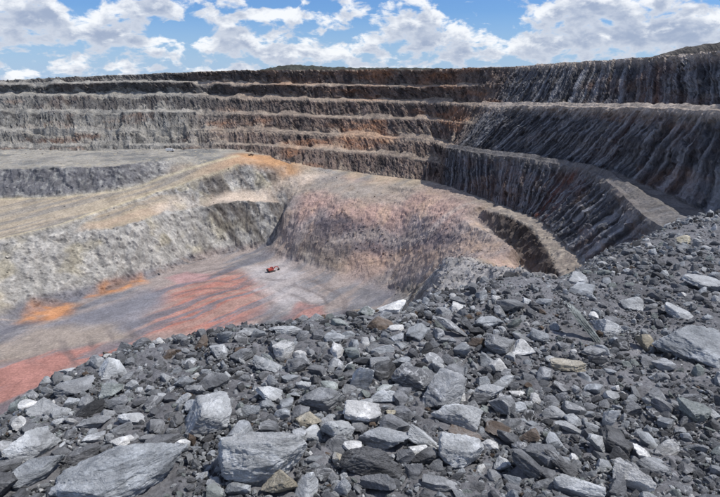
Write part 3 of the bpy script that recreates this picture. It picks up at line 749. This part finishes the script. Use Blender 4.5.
# named rocks: column, row, width, height in the photo, tone, lean (degrees), slab?, what sets it apart
HERO = [
 (126,479,126,48,'blue',4,0,'huge blue-grey boulder with white veins at the bottom left edge'),
 (264,462,86,50,'pale',0,0,'large pale rounded boulder at the bottom, left of centre'),
 (282,486,40,24,'tan',0,0,'brown-stained pale rock in front of the large pale bottom boulder'),
 (238,491,26,14,'blue',0,1,'small blue-grey rock left of the large pale bottom boulder'),
 (208,418,46,37,'pale',-6,0,'rounded pale rock with dark hollow beneath, left of centre'),
 (115,371,28,19,'pale',-8,0,'light grey rock with white top near the left ledge edge'),
 (35,450,50,26,'pale',-12,0,'broad light grey rock near the lower left corner'),
 (38,473,54,24,'blue',8,1,'long blue-grey slab just below the broad light rock, lower left'),
 (76,388,38,17,'grey',0,1,'flat grey slab near the left ledge edge'),
 (112,392,24,15,'green',5,0,'greenish-grey rock below the white-topped rock on the left'),
 (116,406,24,15,'grey',0,0,'mid grey rock directly under the greenish one, left side'),
 (44,408,28,17,'pale',10,1,'pale leaning slab on the left slope'),
 (20,424,13,17,'white',0,0,'small whitish upright stone near the left border'),
 (20,398,20,15,'green',0,0,'grey-green stone at the far left ledge edge'),
 (62,414,18,10,'pale',0,1,'small pale flat stone right of the leaning slab, left side'),
 (95,438,22,10,'pale',0,1,'small light flat rock above the huge veined boulder'),
 (123,444,22,10,'white',12,1,'whitish wedge stone touching the top of the huge veined boulder'),
 (95,425,32,13,'grey',-5,1,'grey slab amid rubble, left side, above the small light flat rock'),
 (122,432,22,12,'grey',0,0,'small grey block beside the whitish wedge on the left'),
 (82,459,38,15,'dark',12,1,'dark leaning slab left of the huge veined boulder'),
 (6,488,32,26,'dark',0,0,'dark rock in the bottom left corner'),
 (5,466,32,17,'slate',0,1,'dark slate slab at the left border'),
 (162,447,42,17,'slate',0,1,'dark slate slab below and left of the rounded pale rock'),
 (183,446,15,12,'white',0,0,'small whitish stone below the rounded pale rock'),
 (219,352,17,17,'pale',0,0,'pale blocky rock near the ledge edge above the rounded pale rock'),
 (269,367,30,17,'blue',-24,1,'blue-grey slab tilted down to the right, left of centre'),
 (285,351,21,19,'white',15,0,'bright white rock near the ledge edge, left of centre'),
 (190,364,15,9,'pale',0,1,'small pale stone near the ledge edge, left of the pale blocky rock'),
 (193,371,15,6,'green',0,1,'thin greenish stone beneath a small pale stone near the edge'),
 (271,397,28,18,'pale',-30,1,'pale wedge rock with dark shadow, right of the rounded pale rock'),
 (211,384,36,15,'slate',0,1,'slate grey slab above the rounded pale rock'),
 (242,357,24,17,'grey',0,0,'grey block between the pale blocky rock and the tilted slab'),
 (250,412,21,13,'blue',0,0,'small blue-grey rock beside the rounded pale rock'),
 (183,399,11,17,'pale',30,1,'narrow pale upright sliver left of the rounded pale rock'),
 (247,334,24,11,'grey',0,0,'grey rock on the ledge edge under the red ground'),
 (287,330,28,9,'pale',0,1,'flat pale rock on the ledge edge, left of centre'),
 (298,366,22,20,'slate',0,0,'slate block right of the tilted blue-grey slab'),
 (391,305,29,16,'white',0,0,'bright white rock standing out on the ledge edge at the centre'),
 (380,325,26,13,'brown',0,0,'dark brown rock below the bright white rock on the edge'),
 (367,312,18,13,'green',0,0,'pale green-grey rock left of the bright white edge rock'),
 (338,353,15,14,'white',0,0,'small white angular rock near the middle of the ledge'),
 (361,379,22,32,'pale',62,1,'tall pale upright slab in the middle of the rubble'),
 (383,372,26,21,'dark',0,0,'dark rounded rock right of the tall upright slab'),
 (416,381,48,24,'slate',-4,0,'large dark slate rock right of centre with smooth top'),
 (401,363,20,13,'blue',0,1,'small blue-grey rock above the large dark slate rock'),
 (438,367,12,15,'pale',0,0,'small pale rock at the right end of the large slate rock'),
 (418,334,24,17,'blue',0,0,'blue-grey block below the ledge edge, right of centre'),
 (333,339,24,11,'blue',0,1,'blue-grey flat rock left of the dark brown rock'),
 (395,329,17,7,'white',0,1,'thin white stone beside the dark brown rock'),
 (319,400,52,26,'grey',12,1,'large flat grey slab at the centre with pale right edge'),
 (308,420,26,16,'tan',18,1,'tan pale slab in front of the large flat grey slab'),
 (362,415,38,23,'white',-8,1,'brightest white angular slab at the centre of the rubble'),
 (338,432,34,27,'pale',0,0,'pale blue lumpy rock below the white angular slab'),
 (384,440,54,20,'blue',-4,1,'blue-grey slab lying on the black rock, bottom centre'),
 (371,464,68,28,'dark',0,0,'large black rock at the bottom centre'),
 (424,438,28,31,'pale',-35,0,'pale pointed rock right of the black rock'),
 (384,399,30,17,'blue',0,0,'blue-grey rock just above the white angular slab'),
 (391,414,11,8,'cream',0,0,'small cream stone at the right tip of the white slab'),
 (379,431,11,9,'cream',0,0,'small cream stone on the slab above the black rock'),
 (338,461,11,15,'tan',0,0,'small tan stone at the left end of the black rock'),
 (378,487,36,21,'slate',0,0,'slate rock below the black rock at the bottom'),
 (342,491,13,20,'blue',50,1,'narrow blue-grey upright stone at the bottom centre'),
 (425,459,28,17,'dark',-10,1,'dark slab below the pale pointed rock'),
 (443,396,44,38,'grey',0,0,'big grey boulder right of centre'),
 (456,420,50,25,'pale',0,0,'pale rugged rock below the big grey boulder'),
 (465,436,36,11,'brown',-6,1,'thin brownish slab under the pale rugged rock'),
 (459,456,44,33,'pale',-8,0,'pale blue boulder below the thin brownish slab'),
 (501,407,28,21,'grey',0,0,'grey block right of the pale rugged rock'),
 (509,440,24,19,'slate',-30,0,'slate block leaning right of the pale blue boulder'),
 (527,438,15,19,'brown',30,0,'small brown rock beside the leaning slate block'),
 (556,415,26,14,'grey',-20,1,'grey slab tilted in the right-hand gravel'),
 (569,429,30,9,'pale',-14,1,'long thin pale slab in the right-hand gravel'),
 (561,468,38,18,'dark',-25,1,'dark slab above the pale rock at the bottom, right of centre'),
 (526,468,38,30,'slate',-40,1,'big slate slab at the bottom, right of centre'),
 (578,488,48,22,'pale',0,1,'broad pale rock at the bottom border, right of centre'),
 (489,447,16,10,'white',20,1,'small white wedge right of the pale blue boulder'),
 (441,486,38,15,'grey',0,1,'flat grey slab at the bottom border beneath the pale blue boulder'),
 (488,394,32,13,'pale',12,1,'pale flat slab right of the big grey boulder'),
 (506,383,13,14,'pale',0,0,'small pale block above the grey block, right of centre'),
 (483,384,15,13,'blue',0,0,'small blue rounded stone above the pale flat slab'),
 (457,308,12,11,'white',0,0,'small white stone near the ledge edge, right of centre'),
 (487,323,32,14,'blue',0,1,'light blue-grey slab near the ledge edge, right of centre'),
 (539,337,19,16,'blue',15,0,'bluish angular block amid the right-hand rubble'),
 (522,350,24,19,'white',-12,0,'whitish jagged rock below the bluish angular block'),
 (453,332,40,14,'grey',-32,1,'long grey slab slanting down to the right, right of centre'),
 (498,369,20,15,'white',-10,0,'white jagged stone above the small pale block'),
 (498,347,28,21,'grey',-20,0,'grey layered rock left of the whitish jagged rock'),
 (567,366,34,15,'tan',4,1,'tan flat slab amid the right-hand gravel'),
 (509,307,26,14,'slate',0,0,'slate rock near the ledge edge behind the light slab'),
 (577,280,19,10,'pale',0,0,'pale stone at the ledge edge under the dark wall'),
 (581,291,24,10,'blue',0,1,'light blue-grey flat stone below the pale edge stone'),
 (682,242,13,12,'cream',0,0,'cream stone alone on the upper right slope'),
 (704,285,40,16,'pale',-6,1,'long pale slab at the right border, upper part'),
 (631,304,22,15,'pale',0,0,'pale stone on the upper right slope'),
 (678,314,28,11,'pale',-14,1,'thin pale slab on the right slope below the long pale slab'),
 (584,334,52,15,'green',-48,1,'long narrow slab standing diagonally on the right slope'),
 (604,327,30,19,'pale',0,0,'pale chalky rock right of the diagonal slab'),
 (643,343,17,19,'tan',0,0,'rust-stained rock with dark hollow below, right side'),
 (694,345,72,40,'blue',-10,1,'very large layered slab at the right border'),
 (663,366,22,13,'grey',0,0,'rounded grey stone left of the very large right slab'),
 (661,378,15,10,'grey',0,0,'small grey stone under the rounded grey one, right side'),
 (615,343,15,13,'blue',0,0,'small blue-grey stone below the pale chalky rock'),
 (611,420,22,24,'pale',55,0,'pale triangular rock in the lower right gravel'),
 (614,443,38,25,'dark',-20,1,'dark tilted slab in the lower right gravel'),
 (599,446,19,23,'pale',-40,1,'pale narrow rock left of the dark tilted slab'),
 (648,441,24,21,'blue',-30,0,'blue-grey rock right of the dark tilted slab'),
 (642,455,17,15,'white',-35,1,'small bright white stone below the dark tilted slab'),
 (632,478,38,29,'white',-12,0,'bright pale flat rock at the bottom right'),
 (652,468,30,11,'grey',-15,1,'grey slab behind the bright pale bottom right rock'),
 (693,414,30,21,'green',18,0,'green-grey triangular rock near the right border'),
 (655,416,15,17,'dark',-40,1,'small dark wedge in the right-hand gravel'),
 (712,416,13,12,'pale',0,0,'small pale stone at the right border'),
 (660,403,18,8,'green',0,1,'small flat greenish stone above the small dark wedge'),
]
rng = np.random.default_rng(5)
occupied = []
def place_rock(px, py, w_, h_, tone, lean, slab, label, i):
    yy = min(py + h_ * .28, 520); hit = fg_hit(px, yy)
    while hit is None or crest_dist(np.array([hit[0]]), np.array([hit[1]]))[0] > -.04:
        yy += 1.0; hit = fg_hit(px, yy)
    dep = hit[1] * math.cos(P) - hit[2] * math.sin(P)
    W = w_ * dep / F; Hm = h_ * dep / F
    ang = math.atan2(-hit[2], math.hypot(hit[0], hit[1]))
    th = Hm * (.62 if not slab else .48) / math.cos(ang) * 1.05
    dp = np.clip((Hm - th * .55 * math.cos(ang)) / math.sin(ang), .5 * min(W, Hm * 3), 1.25 * W)
    v, f = stone(1000 + i * 7, 4 if w_ < 28 else (5 if w_ < 60 else 6), int(rng.integers(11, 18)) + (9 if w_ > 70 and not slab else 0), 44, .05, 1.0 if slab else 0.0, .5 if (w_ < 44 or slab) else .74)
    yaw = math.atan2(hit[0], hit[1])
    le = math.radians(lean)
    if abs(lean) > 20:
        ln = math.hypot(W, Hm) if abs(lean) < 45 else max(W, Hm) * 1.1
        v = v * np.array((ln, dp * .8, th * (.7 if abs(lean) < 50 else .9)))
    else: v = v * np.array((W * 1.04, dp, th * 1.25))
    R_ = Matrix.Rotation(-yaw, 3, 'Z') @ Matrix.Rotation(-le, 3, 'Y') @ Matrix.Rotation(math.radians(rng.uniform(-8, 14)), 3, 'X')
    v = v @ np.array(R_).T
    zmin = v[:, 2].min(); zs = v[:, 2].max() - zmin
    o = link('rock', mesh_np('rock', v, f, None, M_rock, True), label=label, cat='rock')
    me = o.data
    me.set_sharp_from_angle(angle=math.radians(28)) if hasattr(me, 'set_sharp_from_angle') else None
    back = dp * .12
    o.location = (hit[0] + math.sin(yaw) * back, hit[1] + math.cos(yaw) * back, float(fg_z(np.array([hit[0]]), np.array([hit[1] + back]), False)[0]) - zmin - zs * .20)
    c = np.array(TONE[tone]) * rng.uniform(.88, 1.1); o.color = (*c, 1)
    occupied.append((hit[0], hit[1] + back, max(W, dp) * .5))
for i, hrow in enumerate(HERO): place_rock(*hrow, i)
occ = np.array(occupied)

# all other stones of the ledge: the largest in view are rocks of their own, the rest is rubble
rng = np.random.default_rng(11)
NS = 112000
Ys = np.exp(rng.uniform(math.log(1.25), math.log(17), NS)); Xs = rng.uniform(-.86, .95, NS) * (Ys + .15)
cdn = crest_dist(Xs, Ys)
keep = cdn < rng.uniform(.0, .5, NS)
Xs, Ys, cdn = Xs[keep], Ys[keep], cdn[keep]
coarse = fbm(P3(Xs / 2.2, Ys / 2.2, 0 * Xs), 3, 95)
coarse = coarse - .62 * sm(.4, 2.6, Xs - .10 * Ys) + .12
size = np.exp(rng.normal(0, .62, len(Xs))) * .0112 * (1 + .6 * coarse) * (Ys ** .5)
# a share of clearly bigger pieces
bigm = rng.random(len(Xs)) < (.024 * (1 + .9 * coarse))
size = np.where(bigm, np.exp(rng.normal(0, .35, len(Xs))) * .040 * (Ys ** .55), size)
size = np.clip(size, .0065, .16)
dd = np.full(len(Xs), 9.0)
for (ox, oy, orad) in occ: dd = np.minimum(dd, np.hypot(Xs - ox, Ys - oy) / orad)
ok = (dd > 1.0) | (size < .02 * Ys) & (dd > .75)
Xs, Ys, size, coarse = Xs[ok], Ys[ok], size[ok], coarse[ok]
# thin out overlaps between the larger pieces
order = np.argsort(-size); cell = {}; sel = np.ones(len(Xs), bool)
for i in order:
    if size[i] < .035: break
    cx, cy = int(Xs[i] / .25), int(Ys[i] / .25); bad = False
    for ax in range(cx - 2, cx + 3):
        for ay in range(cy - 2, cy + 3):
            for j in cell.get((ax, ay), ()):
                if math.hypot(Xs[i] - Xs[j], Ys[i] - Ys[j]) < .42 * (size[i] + size[j]): bad = True; break
            if bad: break
        if bad: break
    if bad: sel[i] = False
    else: cell.setdefault((cx, cy), []).append(i)
Xs, Ys, size, coarse = Xs[sel], Ys[sel], size[sel], coarse[sel]
Zs = fg_z(Xs, Ys, False)
dep = Ys * math.cos(P) - Zs * math.sin(P)
u_px = 360 + F * Xs / dep; v_px = 248.5 + F * (-(Ys * math.sin(P) + Zs * math.cos(P))) / dep
inview = (u_px > 0) & (u_px < 720) & (v_px < 497) & (v_px > 190)
proj = np.where(inview, size / dep, 0)
n_ind = 297 - len(HERO)
ind = np.argsort(-proj)[:n_ind]; is_ind = np.zeros(len(Xs), bool); is_ind[ind] = True
pal = np.array([TONE['grey'], TONE['grey'], TONE['blue'], TONE['slate'], TONE['slate'], TONE['slate'], TONE['dark'], TONE['dark'], TONE['pale'], TONE['green'], TONE['brown'], TONE['white']])
pw = np.array([3, 3, 4, 3, 3, 3, 2, 2, 3.2, 1.2, .6, .8]); pw /= pw.sum()
pick = rng.choice(len(pal), len(Xs), p=pw)
SC = pal[pick] * rng.uniform(.75, 1.2, len(Xs))[:, None]
MIDS = []
for s in range(20):
    v, f = stone(500 + s, 3, 8 + s % 6, 60, .035, 1.0 if s % 3 == 0 else 0.0)
    me = mesh_np('rock', v, f, None, M_rock, True)
    me.set_sharp_from_angle(angle=math.radians(26)) if hasattr(me, 'set_sharp_from_angle') else None
    MIDS.append(me)
def where_words(u, v):
    a = 'left' if u < 240 else ('middle' if u < 480 else 'right')
    b = 'upper' if v < 375 - .16 * max(0, u - 240) else ('lower' if v > 435 else 'central')
    return b + ' ' + a
for i in ind:
    o = bpy.data.objects.new('rock', MIDS[int(rng.integers(20))]); col.objects.link(o)
    s = size[i]; fl = rng.uniform(.38, .8)
    o.scale = (s * rng.uniform(.95, 1.35), s * rng.uniform(.75, 1.1), s * fl)
    o.rotation_euler = (rng.normal(0, .28), rng.normal(0, .28), rng.uniform(0, 6.28))
    o.location = (Xs[i], Ys[i], Zs[i] + s * fl * .22)
    o.color = (*SC[i], 1)
    tone = ['grey', 'grey', 'blue-grey', 'slate-grey', 'slate-grey', 'slate-grey', 'black', 'black', 'pale', 'greenish', 'brown', 'white'][pick[i]]
    hd = [(math.hypot(u_px[i] - h[0], (v_px[i] - h[1]) * 1.2), h) for h in HERO]; h = min(hd, key=lambda q: q[0])[1]
    du_, dv_ = u_px[i] - h[0], v_px[i] - h[1]
    rel = ('right of' if du_ > 0 else 'left of') if abs(du_) > abs(dv_) else ('below' if dv_ > 0 else 'above')
    o['label'] = ' '.join(('small %s stone %s the %s' % (tone, rel, h[7].split(',')[0])).split()[:16])
    o['category'] = 'rock'; o['group'] = 'small loose rocks on the near ledge'

def scatter(name, X, Y, Z, S, Cc, sub, nvar, flat, bury, mat, kind, label, seed, parent=None):
    rg_ = np.random.default_rng(seed); Vs = []; Fs = []; Cs = []; off = 0
    var = [stone(3000 + seed * 50 + k, sub, 9, 40, .0 if sub < 2 else .03) for k in range(nvar)]
    which = rg_.integers(0, nvar, len(X))
    for k in range(nvar):
        idx = np.nonzero(which == k)[0]
        if not len(idx): continue
        v, f = var[k]; n = len(idx)
        q = rg_.normal(size=(n, 4)); q[:, 1:3] *= .35; q /= np.linalg.norm(q, axis=1)[:, None]
        a, b, c, d = q.T
        Rm = np.stack([np.stack([1-2*(c*c+d*d), 2*(b*c-a*d), 2*(b*d+a*c)], 1), np.stack([2*(b*c+a*d), 1-2*(b*b+d*d), 2*(c*d-a*b)], 1), np.stack([2*(b*d-a*c), 2*(c*d+a*b), 1-2*(b*b+c*c)], 1)], 1)
        scl = S[idx][:, None] * np.stack([rg_.uniform(.85, 1.45, n), rg_.uniform(.7, 1.1, n), rg_.uniform(flat * .7, flat * 1.2, n)], 1)
        vv_ = np.einsum('nij,nkj->nki', Rm, v[None] * scl[:, None, :])
        vv_ += np.stack([X[idx], Y[idx], Z[idx] + S[idx] * flat * bury], 1)[:, None, :]
        Vs.append(vv_.reshape(-1, 3)); Fs.append((f[None] + (np.arange(n) * len(v))[:, None, None]).reshape(-1, 3) + off); off += n * len(v)
        Cs.append(np.repeat(Cc[idx], len(v), axis=0))
    me = mesh_np(name, np.concatenate(Vs), np.concatenate(Fs), np.concatenate(Cs), mat, False)
    return link(name, me, parent, label=label, kind=kind)
rest = ~is_ind
bigr = rest & (size / dep > 7.5 / F)
smal = rest & ~bigr
scatter('rubble', Xs[bigr], Ys[bigr], Zs[bigr], size[bigr], SC[bigr], 2, 16, .7, .2, M_rubble, 'stuff', 'small broken grey stones covering the near ledge', 3)
scatter('gravel', Xs[smal], Ys[smal], Zs[smal], size[smal], SC[smal] * .9, 1, 16, .75, .22, M_rubble, 'stuff', 'fine dark gravel between the rocks of the near ledge', 4)
for o in bpy.data.objects:
    if o.name in ('rubble', 'gravel'): o['category'] = 'rubble' if o.name == 'rubble' else 'gravel'

# ------------------------------------------------------------------ loose boulders on the mound, at the feet of faces, and on the shelf
rng = np.random.default_rng(21)
jj = rng.integers(2, ny - 2, 110000); ii = rng.integers(2, nx - 2, 110000)
prob = .5 * pur[jj, ii] + .8 * shelf[jj, ii] + .04 * MOUND[jj, ii] + .05 * steep[jj, ii] + .015 * (1 - floor[jj, ii])
kp = valid[jj, ii] & (rng.random(110000) < prob)
jj, ii = jj[kp], ii[kp]
bs = np.exp(rng.normal(-.55, .5, len(jj))) * 1.0
bcx = np.clip(PC[jj, ii] * rng.uniform(.55, 1.35, len(jj))[:, None], .02, .8)
b_o = scatter('spoil_boulders', VV[jj, ii, 0], VV[jj, ii, 1], VV[jj, ii, 2], bs, bcx, 1, 10, .75, .2, M_boulder, 'stuff', 'loose boulders strewn over the spoil mound and pit slopes', 7)
b_o['category'] = 'boulders'

# ================================================================== MACHINES
M_red = paint_mat('red_paint', (.42, .075, .06)); M_blk = paint_mat('black_rubber', (.03, .03, .032), .8); M_wht = paint_mat('white_paint', (.8, .8, .79))
M_gls = paint_mat('dark_glass', (.02, .025, .03), .1); M_stl = paint_mat('worn_steel', (.16, .15, .15), .5, .6)
M_brn = paint_mat('dark_brown_paint', (.12, .07, .05))
def prism(name, prof, width, mat, parent, y=0.0, bevel=.06):
    """extrude a side profile (x, z) across the machine's width"""
    bm = bmesh.new(); a = [bm.verts.new((x, y - width / 2, z)) for x, z in prof]; b = [bm.verts.new((x, y + width / 2, z)) for x, z in prof]
    bm.faces.new(a[::-1]); bm.faces.new(b); n = len(prof)
    for i in range(n): bm.faces.new((a[i], a[(i + 1) % n], b[(i + 1) % n], b[i]))
    bmesh.ops.recalc_face_normals(bm, faces=bm.faces)
    if bevel: bmesh.ops.bevel(bm, geom=list(bm.edges), offset=bevel, segments=2, affect='EDGES')
    me = bpy.data.meshes.new(name); bm.to_mesh(me); bm.free(); me.materials.append(mat)
    return link(name, me, parent)
def disc(name, x, y, z, r, wid, mat, parent):
    bm = bmesh.new(); bmesh.ops.create_cone(bm, cap_ends=True, segments=24, radius1=r, radius2=r, depth=wid)
    bmesh.ops.rotate(bm, verts=bm.verts, cent=(0, 0, 0), matrix=Matrix.Rotation(math.pi / 2, 3, 'X'))
    bmesh.ops.bevel(bm, geom=[e for e in bm.edges if abs(e.verts[0].co.y - e.verts[1].co.y) < 1e-4], offset=r * .12, segments=2, affect='EDGES')
    bmesh.ops.translate(bm, verts=bm.verts, vec=(x, y, z))
    me = bpy.data.meshes.new(name); bm.to_mesh(me); bm.free(); me.materials.append(mat)
    return link(name, me, parent)
# red tracked excavator on the pit floor
p = ptZ(271.5, 273, -134); gz = ground_z(p[0], p[1])
ex = link('excavator', None, label='small red tracked machine standing on the pale grey pit floor', cat='excavator')
ex.location = (p[0], p[1], gz - .05); ex.rotation_euler = (0, 0, math.radians(38)); ex.scale = (.95, .95, .95)
for s in (-1, 1):
    tr = prism('track', [(-2.3,0.05),(2.3,0.05),(2.8,.55),(2.5,1.05),(-2.5,1.05),(-2.8,.55)], .75, M_blk, ex, s * 1.4)
    for k in (-2.2, -1.1, 0, 1.1, 2.2): disc('track_roller', k, s * 1.4, .52, .42, .82, M_stl, tr)
prism('turntable', [(-1.0,1.0),(1.0,1.0),(1.0,1.35),(-1.0,1.35)], 1.8, M_stl, ex)
prism('engine_housing', [(-3.2,1.35),(1.6,1.35),(1.6,2.0),(.2,2.9),(-2.9,2.9),(-3.3,2.3)], 2.9, M_red, ex, 0, .1)
cabn = prism('cab', [(-.2,1.4),(1.9,1.4),(2.1,2.3),(1.6,3.4),(-.2,3.4)], 1.2, M_red, ex, .85, .08)
prism('window', [(.1,2.3),(1.95,2.35),(1.55,3.2),(.1,3.2)], 1.23, M_gls, cabn, .85, 0)
prism('counterweight', [(-3.7,1.5),(-3.1,1.4),(-3.0,2.7),(-3.6,2.5)], 2.8, M_blk, ex, 0, .08)
bo = prism('boom', [(1.0,2.0),(1.5,1.7),(3.4,3.2),(5.4,2.9),(5.5,3.35),(3.2,3.8)], .6, M_red, ex, -.4, .05)
st = prism('stick', [(5.0,3.5),(5.6,3.3),(6.3,1.7),(6.1,1.4),(5.8,1.6)], .45, M_red, ex, -.4, .05)
prism('bucket', [(5.9,1.6),(6.7,1.5),(6.7,.6),(6.0,.1),(5.1,.5),(5.7,.9)], 1.4, M_blk, ex, -.4, .05)
# vehicles on the plateau
def truck(name, label, p, rot, body, length, boxy):
    t = link(name, None, label=label, cat='truck'); t.location = p; t.rotation_euler = (0, 0, rot)
    h = length / 2
    prism('chassis', [(-h,.55),(h,.55),(h,.8),(-h,.8)], length * .26, M_stl, t, 0, .03)
    cb = prism('cab', [(h-2.0,.8),(h,.8),(h,1.5),(h-.35,2.5),(h-2.0,2.5)] if boxy else [(-.6,.8),(h,.8),(h,1.25),(h-1.1,1.35),(h-1.7,1.9),(-.6,1.9)], length * .3, body, t, 0, .06)
    prism('window', [(h-1.3,1.55),(h-.2,1.55),(h-.45,2.3),(h-1.3,2.3)] if boxy else [(-.4,1.38),(h-1.25,1.38),(h-1.72,1.8),(-.4,1.8)], length * .3 + .02, M_gls, cb, 0, 0)
    prism('cargo_box', [(-h,.85),(h-2.15,.85),(h-2.15,3.2),(-h,3.2)] if boxy else [(-h,.8),(-.65,.8),(-.65,1.3),(-h,1.3)], length * .32, body, t, 0, .05)
    for x in (h * .62, -h * .55):
        for s in (-1, 1):
            disc('wheel', x, s * length * .14, .48, .48, .3, M_blk, t)
def on_ground(px, py, z):
    p = ptZ(px, py, z); return (p[0], p[1], ground_z(p[0], p[1]))
truck('box_truck', 'white boxy vehicle parked on the grey ledge at the left', on_ground(170, 150.5, -63), math.radians(8), M_wht, 7.5, True)
truck('pickup_truck', 'tiny dark vehicle on the orange ground at the top of the haul road', on_ground(251, 156, -65), math.radians(20), M_brn, 5.0, False)
